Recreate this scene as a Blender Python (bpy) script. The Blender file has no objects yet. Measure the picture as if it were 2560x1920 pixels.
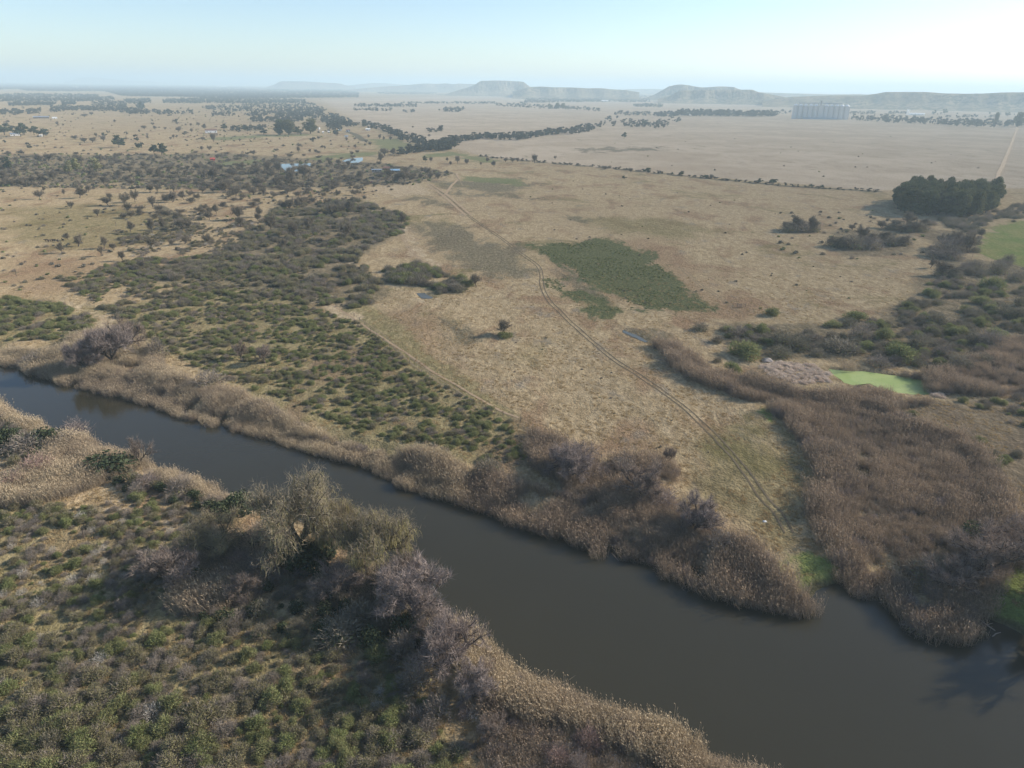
import bpy, bmesh, math, random
import numpy as np
from mathutils import Matrix, Vector

# ------------------------------------------------------------------ camera, light, exposure
H = 80.0                                  # height of the camera over the plain, metres
F_PX, PITCH, ROLL = 1776.0, math.radians(22.75), 0.0125
SUN_AZ, SUN_EL = math.radians(73), math.radians(27)      # azimuth clockwise from the view direction
SUN_STRENGTH, SKY_STRENGTH, EXPOSURE = 5.2, 0.135, 0.44
HAZE_DENSITY = 1.45e-4
HAZE_COLOR = (0.72, 0.91, 1.0)
HAZE_ANISO = 0.1
rng = np.random.default_rng(7)
random.seed(7)
sc = bpy.context.scene
col = sc.collection
cp, sp = math.cos(PITCH), math.sin(PITCH)
right0, up0, FWD = np.array([1., 0, 0]), np.array([0, sp, cp]), np.array([0, cp, -sp])
RGT = math.cos(ROLL) * right0 + math.sin(ROLL) * up0
UPV = -math.sin(ROLL) * right0 + math.cos(ROLL) * up0
cam_d = bpy.data.cameras.new('camera'); cam = bpy.data.objects.new('camera', cam_d); col.objects.link(cam)
cam_d.sensor_width = 36.0; cam_d.lens = 36.0 * F_PX / 2560.0
cam_d.clip_start = 1.0; cam_d.clip_end = 150000.0
m = Matrix.Identity(4)
for i in range(3):
    m[i][0] = RGT[i]; m[i][1] = UPV[i]; m[i][2] = -FWD[i]
m[2][3] = H
cam.matrix_world = m
sc.camera = cam

world = bpy.data.worlds.new('World'); sc.world = world; world.use_nodes = True
wn = world.node_tree.nodes; wl = world.node_tree.links
bg = wn['Background']; sky = wn.new('ShaderNodeTexSky'); sky.sky_type = 'NISHITA'
sky.sun_disc = False; sky.sun_elevation = SUN_EL; sky.sun_rotation = SUN_AZ
sky.altitude = 1200.0; sky.air_density = 1.0; sky.dust_density = 1.3; sky.ozone_density = 2.4
wl.new(sky.outputs[0], bg.inputs[0]); bg.inputs[1].default_value = SKY_STRENGTH

sun_d = bpy.data.lights.new('sun', 'SUN'); sun = bpy.data.objects.new('sun', sun_d); col.objects.link(sun)
sun_d.energy = SUN_STRENGTH; sun_d.angle = math.radians(0.5); sun_d.color = (1.0, 0.92, 0.81)
to_sun = Vector((math.sin(SUN_AZ) * math.cos(SUN_EL), math.cos(SUN_AZ) * math.cos(SUN_EL), math.sin(SUN_EL)))
sun.rotation_euler = to_sun.to_track_quat('Z', 'Y').to_euler()
sc.view_settings.view_transform = 'Standard'; sc.view_settings.look = 'None'
sc.view_settings.exposure = EXPOSURE; sc.view_settings.gamma = 1.0
sc.render.engine = 'CYCLES'
sc.cycles.max_bounces = 5; sc.cycles.diffuse_bounces = 2; sc.cycles.glossy_bounces = 2
sc.cycles.transmission_bounces = 3; sc.cycles.transparent_max_bounces = 4; sc.cycles.volume_bounces = 2
sc.cycles.use_denoising = True; sc.cycles.denoiser = 'OPENIMAGEDENOISE'

# ------------------------------------------------------------------ picture <-> ground
def ray(x, y):
    x = np.asarray(x, float); y = np.asarray(y, float)
    return (F_PX * FWD + (x[..., None] - 1280.0) * RGT - (y[..., None] - 960.0) * UPV)
def G(pts, z=0.0):
    """points of the 2560 x 1920 photograph -> points on the level z"""
    p = np.asarray(pts, float).reshape(-1, 2)
    d = ray(p[:, 0], p[:, 1])
    t = (z - H) / np.minimum(d[:, 2], -1e-3 * F_PX)
    return np.stack([d[:, 0] * t, d[:, 1] * t], 1)
def proj(p):
    p = np.atleast_2d(np.asarray(p, float)); v = p - np.array([0, 0, H])
    zc = v @ FWD; zc = np.where(np.abs(zc) < 1e-6, 1e-6, zc)
    return np.stack([1280 + F_PX * (v @ RGT) / zc, 960 - F_PX * (v @ UPV) / zc, zc], 1)
D_ = 2560.0 / 2212.0
def D(pts):                                # coordinates read off the full view (2212 wide)
    return [(x * D_, y * D_) for x, y in pts]
def Z(x0, y0, s, pts):                     # coordinates read off an enlarged crop
    return [(x0 + q[0] * s, y0 + q[1] * s) + tuple(v * s for v in q[2:]) for q in pts]

def inpoly(P, poly):
    x, y = P[:, 0], P[:, 1]; c = np.zeros(len(P), bool); n = len(poly)
    for i in range(n):
        x0, y0 = poly[i]; x1, y1 = poly[(i + 1) % n]
        if y0 == y1: continue
        k = ((y0 > y) != (y1 > y)) & (x < (x1 - x0) * (y - y0) / (y1 - y0) + x0)
        c ^= k
    return c
def segdist(P, line, closed=False):
    n = len(line); d = np.full(len(P), 1e18)
    for i in range(n if closed else n - 1):
        a = line[i]; b = line[(i + 1) % n]; ab = b - a; L = (ab * ab).sum() + 1e-9
        t = np.clip(((P - a) @ ab) / L, 0, 1)
        q = P - a - t[:, None] * ab
        d = np.minimum(d, (q * q).sum(1))
    return np.sqrt(d)
def sdist(P, poly, reach=None):
    """signed distance, positive inside"""
    out = np.full(len(P), -1e3)
    if reach is None: near = np.ones(len(P), bool)
    else:
        lo = poly.min(0) - reach; hi = poly.max(0) + reach
        near = ((P > lo) & (P < hi)).all(1)
    if near.any():
        Q = P[near]; d = segdist(Q, poly, True)
        out[near] = np.where(inpoly(Q, poly), d, -d)
    return out
_lat = np.random.default_rng(55).uniform(-1, 1, (64, 64))
def vnoise(P, s, seed=0):
    """smooth lattice noise of about -1..1, feature size s metres"""
    o = np.zeros(len(P)); a = .7 + seed; Rm = np.array([[math.cos(a), -math.sin(a)], [math.sin(a), math.cos(a)]])
    for sc_, am in ((1.0, .75), (.45, .45)):
        q = P @ Rm / (s * sc_) + seed * 7.3 + 1000; i = np.floor(q).astype(int); f = q - i; f = f * f * (3 - 2 * f)
        g = lambda dx, dy: _lat[(i[:, 0] + dx) % 64, (i[:, 1] + dy) % 64]
        o += am * ((g(0, 0) * (1 - f[:, 0]) + g(1, 0) * f[:, 0]) * (1 - f[:, 1]) + (g(0, 1) * (1 - f[:, 0]) + g(1, 1) * f[:, 0]) * f[:, 1])
    return o * 1.25
def sstep(a, b, x):
    t = np.clip((x - a) / (b - a), 0, 1); return t * t * (3 - 2 * t)

# ------------------------------------------------------------------ outlines of the place
WL = -2.0
far_bank = [(-700, 690), (-300, 810), (0, 898), (33, 908), (81, 922), (134, 940), (171, 953), (228, 967), (277, 981), (326, 985), (366, 999), (411, 1012), (480, 1040), (541, 1054), (582, 1066), (635, 1077), (692, 1091), (753, 1111), (800, 1126), (854, 1139), (918, 1151), (958, 1171), (1017, 1207), (1071, 1225), (1116, 1234), (1175, 1252), (1229, 1270), (1288, 1291), (1333, 1309), (1388, 1325), (1442, 1343), (1487, 1365), (1532, 1388), (1596, 1408), (1659, 1424), (1718, 1431), (1740, 1451), (1790, 1469), (1853, 1482), (1912, 1498), (1962, 1514), (2007, 1516), (2045, 1501), (2056, 1487), (2088, 1487), (2133, 1469), (2165, 1469), (2201, 1467), (2233, 1478), (2242, 1514), (2269, 1546), (2323, 1571), (2377, 1582), (2436, 1575), (2468, 1557), (2499, 1569), (2560, 1600), (2700, 1680), (2900, 1800)]
near_bank = [(2500, 2300), (2240, 2130), (2100, 2040), (1990, 1975), (1900, 1925), (1785, 1868), (1646, 1812), (1581, 1785), (1497, 1762), (1442, 1748), (1397, 1720), (1333, 1692), (1273, 1662), (1223, 1622), (1180, 1590), (1140, 1545), (1075, 1500), (985, 1420), (905, 1360), (800, 1310), (690, 1270), (630, 1252), (560, 1220), (500, 1198), (400, 1166), (360, 1150), (230, 1105), (165, 1088), (80, 1048), (0, 1018), (-300, 915), (-800, 770)]
RIVER = G(far_bank + near_bank, WL)
ALGAE = G(D([(1795, 798), (1830, 802), (1870, 803), (1930, 812), (1990, 822), (2007, 838), (2005, 852), (1965, 851), (1930, 846), (1900, 840), (1880, 828), (1850, 832), (1828, 826), (1812, 815)]), -0.4)
POOL_A = G(Z(500, 180, .226, [(870, 1020), (960, 1018), (1100, 1015), (1225, 1010), (1230, 1040), (1150, 1050), (1060, 1045), (1010, 1065), (1115, 1080), (1120, 1100), (960, 1112), (935, 1085), (890, 1050)]))
POOL_B = G(Z(500, 180, .226, [(1570, 985), (1640, 965), (1720, 955), (1800, 948), (1800, 985), (1740, 1010), (1640, 1005)]))
POOL_C = G(Z(700, 450, .5425, [(630, 520), (665, 518), (705, 540), (680, 546), (650, 543)]))
POOL_D = G(Z(700, 450, .5425, [(1578, 688), (1640, 710), (1698, 743), (1684, 746), (1632, 724), (1582, 700)]))

def height(P):
    r = np.hypot(P[:, 0], P[:, 1])
    base = (0.30 * vnoise(P, 26, 1) + 0.18 * vnoise(P, 9, 2)) * (1 - sstep(230, 420, r))
    d = -sdist(P, RIVER, 40)
    s = sstep(-2.5, 8.5, d + 1.2 * vnoise(P, 7, 3))
    z = (WL - 1.0) * (1 - s) + base * s
    da = sdist(P, ALGAE, 12)
    z -= 1.0 * sstep(-2.0, 0.6, da)
    dp = np.maximum(sdist(P, POOL_C, 8), sdist(P, POOL_D, 8)); s = sstep(-4.0, -.3, dp); z = z * (1 - s) - .45 * sstep(-1.6, .6, dp) * s
    return z
def hz(x, y):
    return float(height(np.array([[x, y]]))[0])

# ------------------------------------------------------------------ helpers: objects, labels
def tag(o, label=None, cat=None, group=None, kind=None):
    if label: o['label'] = label
    if cat: o['category'] = cat
    if group: o['group'] = group
    if kind: o['kind'] = kind
    return o
def empty(name, loc, rz=0.0, scale=(1, 1, 1)):
    o = bpy.data.objects.new(name, None); col.objects.link(o)
    o.location = loc; o.rotation_euler = (0, 0, rz); o.scale = scale; o.empty_display_size = 0.2
    return o
def link_mesh(name, me, parent=None, link=True):
    o = bpy.data.objects.new(name, me)
    if link: col.objects.link(o)
    if parent: o.parent = parent
    return o
def np_mesh(name, v, faces, mats, mi=None, smooth=False):
    """faces: list of (n,k) int arrays"""
    me = bpy.data.meshes.new(name)
    v = np.asarray(v, np.float32)
    me.vertices.add(len(v)); me.vertices.foreach_set('co', v.ravel())
    loops = np.concatenate([f.ravel() for f in faces]).astype(np.int32)
    sizes = np.concatenate([np.full(len(f), f.shape[1], np.int32) for f in faces])
    starts = np.concatenate([[0], np.cumsum(sizes)[:-1]]).astype(np.int32)
    me.loops.add(len(loops)); me.loops.foreach_set('vertex_index', loops)
    me.polygons.add(len(sizes)); me.polygons.foreach_set('loop_start', starts); me.polygons.foreach_set('loop_total', sizes)
    for mm in mats: me.materials.append(mm)
    if mi is not None: me.polygons.foreach_set('material_index', np.asarray(mi, np.int32))
    if smooth: me.polygons.foreach_set('use_smooth', np.ones(len(sizes), bool))
    me.update(calc_edges=True); me.validate()
    return me

# ------------------------------------------------------------------ materials
class NT:
    def __init__(s, name):
        s.m = bpy.data.materials.new(name); s.m.use_nodes = True
        s.t = s.m.node_tree; s.t.nodes.clear(); s.out = s.n('ShaderNodeOutputMaterial')
    def n(s, ty, **kw):
        x = s.t.nodes.new(ty)
        for k, v in kw.items(): setattr(x, k, v)
        return x
    def l(s, a, b): s.t.links.new(a, b)
    def val(s, sock, v):
        if hasattr(v, 'is_linked') or isinstance(v, bpy.types.NodeSocket): s.l(v, sock)
        elif isinstance(v, (tuple, list)) and len(v) == 3 and sock.type == 'RGBA': sock.default_value = (*v, 1)
        else: sock.default_value = v
    def mix(s, f, a, b):
        x = s.n('ShaderNodeMix', data_type='RGBA'); s.val(x.inputs[0], f); s.val(x.inputs[6], a); s.val(x.inputs[7], b)
        return x.outputs[2]
    def math(s, op, a, b=None, c=None, clamp=False):
        x = s.n('ShaderNodeMath', operation=op, use_clamp=clamp); s.val(x.inputs[0], a)
        if b is not None: s.val(x.inputs[1], b)
        if c is not None: s.val(x.inputs[2], c)
        return x.outputs[0]
    def noise(s, vec, scale, detail=3, rough=.55, dist=0.0):
        x = s.n('ShaderNodeTexNoise'); s.l(vec, x.inputs['Vector']); x.inputs['Scale'].default_value = scale
        x.inputs['Detail'].default_value = detail; x.inputs['Roughness'].default_value = rough; x.inputs['Distortion'].default_value = dist
        return x.outputs[0]
    def ramp(s, v, a, b):
        x = s.n('ShaderNodeMapRange', interpolation_type='SMOOTHSTEP'); s.val(x.inputs[0], v); x.inputs[1].default_value = a; x.inputs[2].default_value = b
        return x.outputs[0]
    def hsv(s, c, v):
        x = s.n('ShaderNodeHueSaturation'); s.val(x.inputs['Color'], c); s.val(x.inputs['Value'], v); return x.outputs[0]

def plant_mat(name, c1, c2, c3, trans=0.25, spread=0.45, patch=0.0):
    t = NT(name); oi = t.n('ShaderNodeObjectInfo'); ge = t.n('ShaderNodeNewGeometry')
    f = oi.outputs['Random']
    if patch:
        f = t.math('ADD', t.math('MULTIPLY', t.ramp(t.noise(oi.outputs['Location'], patch, 2), .36, .64), .7), t.math('MULTIPLY', f, .3))
    c = t.mix(f, c1, c2)
    c = t.mix(t.math('MULTIPLY', ge.outputs['Random Per Island'], .6), c, c3)
    r2 = t.math('FRACT', t.math('MULTIPLY', oi.outputs['Random'], 7.31))
    r3 = t.math('FRACT', t.math('MULTIPLY', ge.outputs['Random Per Island'], 13.7))
    v = t.math('ADD', 1 - spread * .55, t.math('MULTIPLY', t.math('ADD', r2, r3), spread * .55))
    c = t.hsv(c, v)
    d = t.n('ShaderNodeBsdfDiffuse'); t.l(c, d.inputs[0])
    if trans:
        tr = t.n('ShaderNodeBsdfTranslucent'); t.l(c, tr.inputs[0])
        mx = t.n('ShaderNodeMixShader'); mx.inputs[0].default_value = trans
        t.l(d.outputs[0], mx.inputs[1]); t.l(tr.outputs[0], mx.inputs[2]); t.l(mx.outputs[0], t.out.inputs[0])
    else: t.l(d.outputs[0], t.out.inputs[0])
    return t.m
def plain_mat(name, c, rough=.7, vary=.15, scale=2.0, metal=0.0):
    t = NT(name); tc = t.n('ShaderNodeTexCoord'); b = t.n('ShaderNodeBsdfPrincipled')
    cc = t.hsv(tuple(c), t.math('ADD', 1 - vary, t.math('MULTIPLY', t.noise(tc.outputs['Object'], scale, 4), 2 * vary)))
    t.l(cc, b.inputs['Base Color']); b.inputs['Roughness'].default_value = rough; b.inputs['Metallic'].default_value = metal
    t.l(b.outputs[0], t.out.inputs[0]); return t.m

M = {}
M['green'] = plant_mat('green_leaves', (.190, .225, .078), (.215, .220, .092), (.255, .245, .125))
M['olive'] = plant_mat('olive_leaves', (.205, .195, .092), (.235, .208, .110), (.285, .245, .14))
M['grey'] = plant_mat('grey_twigs', (.205, .170, .138), (.240, .200, .160), (.30, .255, .21), .1)
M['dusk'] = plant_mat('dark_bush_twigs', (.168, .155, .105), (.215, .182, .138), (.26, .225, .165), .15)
M['pale'] = plant_mat('pale_dry_twigs', (.44, .40, .34), (.36, .32, .27), (.50, .46, .40), .1)
M['bark'] = plant_mat('bark', (.095, .075, .058), (.13, .105, .085), (.12, .10, .08), 0)
M['twig'] = plant_mat('bare_twigs', (.250, .190, .150), (.225, .175, .145), (.32, .26, .21), .1)
M['mauve'] = plant_mat('mauve_twigs', (.262, .205, .175), (.265, .215, .188), (.33, .275, .24), .1)
M['pink'] = plant_mat('pink_twigs', (.300, .190, .155), (.270, .190, .160), (.34, .25, .21), .1)
M['willow'] = plant_mat('willow_strands', (.285, .245, .110), (.255, .220, .120), (.33, .29, .16), .3)
M['yellowwillow'] = plant_mat('yellow_willow_strands', (.335, .290, .110), (.30, .26, .12), (.38, .33, .17), .3)
M['willowtwig'] = plant_mat('willow_twigs', (.265, .215, .135), (.25, .21, .15), (.33, .28, .20), .15)
M['euc'] = plant_mat('gum_leaves', (.085, .110, .058), (.125, .128, .065), (.165, .145, .078), .2)
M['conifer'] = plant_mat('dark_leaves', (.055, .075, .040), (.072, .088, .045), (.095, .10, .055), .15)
M['thorn'] = plant_mat('thorn_twigs', (.155, .130, .092), (.190, .158, .118), (.22, .185, .135), .12)
M['far'] = plant_mat('far_leaves', (.060, .066, .046), (.092, .087, .062), (.10, .095, .07), .1)
M['reed'] = plant_mat('reed_stalks', (.450, .355, .228), (.300, .238, .178), (.42, .34, .24), .25, .5, .035)
M['plume'] = plant_mat('reed_plumes', (.54, .44, .29), (.40, .305, .21), (.50, .40, .27), .3, .4, .035)
M['brownreed'] = plant_mat('brown_reed_stalks', (.315, .238, .165), (.215, .170, .128), (.38, .30, .215), .2, .5, .05)
M['brownplume'] = plant_mat('brown_reed_plumes', (.40, .30, .205), (.29, .22, .16), (.42, .33, .235), .25, .4, .05)
M['litter'] = plant_mat('pale_reed_litter', (.74, .62, .50), (.52, .40, .30), (.78, .68, .58), .1)
M['straw'] = plant_mat('straw_blades', (.43, .31, .155), (.36, .255, .13), (.47, .36, .195), .25)
M['yellow'] = plant_mat('yellow_green_leaves', (.26, .25, .11), (.24, .22, .11), (.31, .29, .15), .25)

# ------------------------------------------------------------------ plant shapes
def unit(v):
    return v / (np.linalg.norm(v, axis=-1, keepdims=True) + 1e-9)
class Soup:
    def __init__(s): s.v = []; s.t = []; s.q = []; s.n = 0; s.mt = []; s.mq = []
    def tris(s, a, b, c, mi=0):
        k = len(a); s.v.append(np.stack([a, b, c], 1).reshape(-1, 3)); s.t.append(np.arange(3 * k).reshape(k, 3) + s.n); s.n += 3 * k
        s.mt.append(np.full(k, mi))
    def quads(s, a, b, c, d, mi=0):
        k = len(a); s.v.append(np.stack([a, b, c, d], 1).reshape(-1, 3)); s.q.append(np.arange(4 * k).reshape(k, 4) + s.n); s.n += 4 * k
        s.mq.append(np.full(k, mi))
    def blades(s, p, d, w, r, mi=0):
        side = unit(np.cross(d, r.normal(size=d.shape))) * np.asarray(w).reshape(-1, 1) * .5
        s.tris(p - side, p + side, p + d, mi)
    def leaves(s, p, size, r, mi=0, nrm=None, jit=1.0):
        n = unit(r.normal(size=p.shape) * jit + (0 if nrm is None else nrm))
        a = unit(np.cross(n, r.normal(size=p.shape))); b = np.cross(n, a)
        sz = np.asarray(size).reshape(-1, 1)
        a = a * sz * .5; b = b * sz * .36
        s.quads(p - a, p - b, p + a, p + b, mi)
    def strands(s, p, L, w, r, mi=0, seg=3, out=None):
        d = out.copy() if out is not None else r.normal(size=p.shape) * .3
        side = unit(np.cross(np.tile([0, 0, 1.], (len(p), 1)), r.normal(size=p.shape))) * w * .5
        q = p
        for i in range(seg):
            d = d * .55 + np.array([0, 0, -1.0]) * .6
            e = q + unit(d) * (np.asarray(L).reshape(-1, 1) / seg)
            s.quads(q - side, q + side, e + side * .8, e - side * .8, mi); q = e
    def mesh(s, name, mats):
        f = []; mi = []
        if s.t: f.append(np.concatenate(s.t)); mi.append(np.concatenate(s.mt))
        if s.q: f.append(np.concatenate(s.q)); mi.append(np.concatenate(s.mq))
        return np_mesh(name, np.concatenate(s.v), f, mats, np.concatenate(mi))
def tubes(name, segs, mat, k=5):
    """segs: list of (polyline, radii) -> one branching body"""
    V = []; Fq = []; n = 0
    for pl, rr in segs:
        pl = np.asarray(pl); m_ = len(pl)
        dv = unit(np.gradient(pl, axis=0))
        ref = np.array([0.3, 0.9, 0.1]) if abs(dv[0][2]) > .8 else np.array([0, 0, 1.])
        a = unit(np.cross(dv, ref)); b = np.cross(dv, a)
        an = np.arange(k) * 2 * math.pi / k
        ring = pl[:, None, :] + (a[:, None, :] * np.cos(an)[None, :, None] + b[:, None, :] * np.sin(an)[None, :, None]) * np.asarray(rr)[:, None, None]
        V.append(ring.reshape(-1, 3))
        i = np.arange(m_ - 1)[:, None] * k + np.arange(k)[None, :]; j = np.arange(m_ - 1)[:, None] * k + (np.arange(k)[None, :] + 1) % k
        Fq.append(np.stack([i, j, j + k, i + k], -1).reshape(-1, 4) + n); n += m_ * k
    return np_mesh(name, np.concatenate(V), [np.concatenate(Fq)], [mat], smooth=True)
def skeleton(r, trunk=.25, limbs=5, levels=3, L=.32, spread=.75, up=.18, wob=.18, r0=.035, kids=(2, 4), shrink=.66, stems=1):
    segs = []; tips = []
    def rec(p, d, Ln, rad, lev):
        n = 4; pl = [p]; rr = [rad]
        for i in range(n):
            d = unit(d + wob * r.normal(size=3) + up * np.array([0, 0, 1.]) / (1 + .3 * lev)); p = p + d * Ln / n; pl.append(p); rr.append(rad * (1 - .45 * (i + 1) / n))
            if lev < levels and i >= 1:
                for _ in range(r.integers(1, 3) if i < n - 1 else r.integers(*kids)):
                    dd = unit(d + spread * r.normal(size=3)); rec(p, dd, Ln * shrink * r.uniform(.75, 1.15), rad * .55, lev + 1)
            if lev >= levels - 1: tips.append((p, d, lev))
        segs.append((pl, rr))
    for s_ in range(stems):
        p = np.array([.0, 0, -.03]) + (r.normal(size=3) * .02 * [1, 1, 0] if stems > 1 else 0)
        d = unit(np.array([0, 0, 1.]) + r.normal(size=3) * ([.05, .05, 0] if stems == 1 else [.28, .28, 0]))
        pl = [p]; rr = [r0 * 1.25]
        for i in range(3):
            d = unit(d + .1 * r.normal(size=3)); p = p + d * (trunk + .03) / 3; pl.append(p); rr.append(r0 * (1 - .12 * i))
        segs.append((pl, rr))
        for i in range(limbs):
            a = 2 * math.pi * (i + r.uniform(-.3, .3)) / limbs
            dd = unit(np.array([math.cos(a) * spread, math.sin(a) * spread, r.uniform(.5, 1.1)]))
            rec(p, dd, L * r.uniform(.8, 1.15), r0 * .6, 1)
    return segs, np.array([t[0] for t in tips]), np.array([t[1] for t in tips])
def norm_tree(segs, *arr):
    """scale so that the crown reaches height 1"""
    zmax = max(a[:, 2].max() for a in arr); f = 1 / zmax
    return [([q * f for q in pl], [x * f for x in rr]) for pl, rr in segs], [a * f for a in arr]
def proto_width(me):
    v = np.empty(len(me.vertices) * 3, np.float32); me.vertices.foreach_get('co', v); v = v.reshape(-1, 3)
    return float(np.percentile(np.hypot(v[:, 0], v[:, 1]), 96) * 2), float(np.percentile(v[:, 2], 99.3))

def bare_tree(seed, mat, twigs=7000, tl=.10, tw=.0032, dense=1.0, **kw):
    r = np.random.default_rng(seed); segs, tp, td = skeleton(r, **kw)
    i = r.integers(0, len(tp), twigs)
    p = tp[i] + r.normal(size=(twigs, 3)) * .018; d = unit(td[i] + .75 * r.normal(size=(twigs, 3)) + [0, 0, .25]) * r.uniform(.4, 1.2, (twigs, 1)) * tl
    s = Soup(); s.blades(p, d, tw * r.uniform(.6, 1.4, twigs), r)
    return tubes('trunk', segs, M['bark']), s.mesh('crown', [mat])
def willow(seed, strands=3400, lay=M['willow']):
    r = np.random.default_rng(seed); segs, tp, td = skeleton(r, trunk=.22, limbs=6, levels=3, L=.36, spread=.62, up=.2, r0=.035)
    s = Soup(); i = r.integers(0, len(tp), strands)
    s.strands(tp[i] + r.normal(size=(strands, 3)) * .03, r.uniform(.03, .11, strands), .0048, r, 0, 3, unit(td[i] * [1, 1, .4] + .4 * r.normal(size=(strands, 3))))
    n = 13000; i = r.integers(0, len(tp), n)
    s.blades(tp[i] + r.normal(size=(n, 3)) * .045, unit(td[i] + .9 * r.normal(size=(n, 3))) * r.uniform(.03, .10, (n, 1)), .0038 * np.ones(n), r, 1)
    return tubes('trunk', segs, M['bark']), s.mesh('crown', [lay, M['willowtwig']])
def clump_points(r, n, clumps):
    """points in a pile of ellipsoids (x,y,z,rx,ry,rz), denser toward their skins"""
    c = np.array(clumps); w = c[:, 3] * c[:, 4]; i = r.choice(len(c), n, p=w / w.sum())
    d = unit(r.normal(size=(n, 3))); rad = r.uniform(.35, 1.03, (n, 1)) ** .6
    return c[i, :3] + d * rad * c[i, 3:], d
def leafy_tree(seed, mat, n=3000, leaf=.05, trunk=.3, wide=.32, clumps=16, z0=.42, trunkmat=None, limbs=4, flat=.75):
    r = np.random.default_rng(seed); segs, tp, td = skeleton(r, trunk=trunk, limbs=limbs, levels=2, L=.30, spread=.5, up=.35, r0=.026)
    cl = []
    for k in range(clumps):
        z = r.uniform(z0, .93); q = math.sqrt(max(0, 1 - ((z - .62) / .42) ** 2)); a = r.uniform(0, 6.28); rho = wide * q * math.sqrt(r.uniform(.05, 1))
        s_ = r.uniform(.08, .18); cl.append((rho * math.cos(a), rho * math.sin(a), z, s_ * 1.15, s_ * 1.15, s_ * flat))
    p, d = clump_points(r, n, cl); s = Soup(); s.leaves(p, leaf * r.uniform(.6, 1.4, n), r, 0, d * .7)
    return tubes('trunk', segs, trunkmat or M['bark']), s.mesh('crown', [mat])
def thorn(seed, mat, n=1500, flat=.5):
    r = np.random.default_rng(seed); segs, tp, td = skeleton(r, trunk=.22, limbs=5, levels=2, L=.38, spread=.75, up=.22, wob=.2, r0=.03, stems=1 + seed % 2)
    s = Soup(); i = r.integers(0, len(tp), n)
    p = tp[i] + r.normal(size=(n, 3)) * [.045, .045, .03]; s.blades(p, unit(td[i] + .8 * r.normal(size=(n, 3)) + [0, 0, .3]) * r.uniform(.08, .2, (n, 1)), .014 * np.ones(n), r)
    k = n // 2; i = r.integers(0, len(tp), k)
    s.leaves(tp[i] + r.normal(size=(k, 3)) * [.07, .07, .04], .05 * r.uniform(.5, 1.3, k), r)
    return tubes('trunk', segs, M['bark'], 4), s.mesh('crown', [mat])
def shrub(seed, mat, n=420, leaf=.11, twig=160, hgt=.62, mat2=None, nc=6):
    """about one metre across"""
    r = np.random.default_rng(seed); cl = []
    for k in range(nc):
        a = r.uniform(0, 6.28); rho = r.uniform(0, .32) if k else 0; s_ = r.uniform(.16, .28)
        cl.append((rho * math.cos(a), rho * math.sin(a), hgt * r.uniform(.25, .62), s_, s_, hgt * r.uniform(.3, .5)))
    p, d = clump_points(r, n, cl); p[:, 2] = np.abs(p[:, 2]) * .98 + .01
    s = Soup(); s.leaves(p, leaf * r.uniform(.5, 1.4, n), r, 0, d * .8)
    if twig > 200:
        p, d = clump_points(r, n // 2, cl); p[:, 2] = np.abs(p[:, 2]); s.blades(p, unit(d * .6 + [0, 0, .7] + .5 * r.normal(size=p.shape)) * r.uniform(.07, .16, (n // 2, 1)), .016 * np.ones(n // 2), r)
    if twig:
        p, d = clump_points(r, twig, cl); p[:, 2] = np.abs(p[:, 2])
        s.blades(p * [.8, .8, .8], unit(p * [1, 1, 1.1] + .35 * r.normal(size=p.shape)) * r.uniform(.15, .33, (twig, 1)), .022 * np.ones(twig), r, 1 if mat2 else 0)
    return s.mesh('shrub', [mat] + ([mat2] if mat2 else []))
def twig_bush(seed, mat, n=900, hgt=.7, tw=.011, mat2=None, low=0):
    r = np.random.default_rng(seed); st = np.stack([r.uniform(-.16, .16, n), r.uniform(-.16, .16, n), np.zeros(n)], 1)
    d = unit(r.normal(size=(n, 3)) * [.8, .8, .5] + [0, 0, .65]); d[:, 2] = np.abs(d[:, 2]); lump = 1 + .25 * np.sin(5 * np.arctan2(d[:, 1], d[:, 0]) + seed) * np.sin(4 * d[:, 2] + seed)
    rad = (r.uniform(.25, 1, n) ** .55 * .5 * lump)[:, None] * np.array([1, 1, hgt / .5])
    p = st * .6 + d * rad; s = Soup()
    s.blades(p, unit(d + .55 * r.normal(size=(n, 3))) * r.uniform(.07, .17, (n, 1)), tw * r.uniform(.6, 1.5, n), r)
    k = 60; i = r.integers(0, n, k); s.blades(st[i], p[i] - st[i], .018 * np.ones(k), r)
    if mat2:
        q, dd = clump_points(r, low, [(.2 * math.cos(a), .2 * math.sin(a), .14, .26, .26, .16) for a in np.arange(5) * 1.3])
        q[:, 2] = np.abs(q[:, 2]); s.leaves(q, .09 * r.uniform(.5, 1.3, low), r, 1, dd)
    return s.mesh('shrub', [mat] + ([mat2] if mat2 else []))
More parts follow.
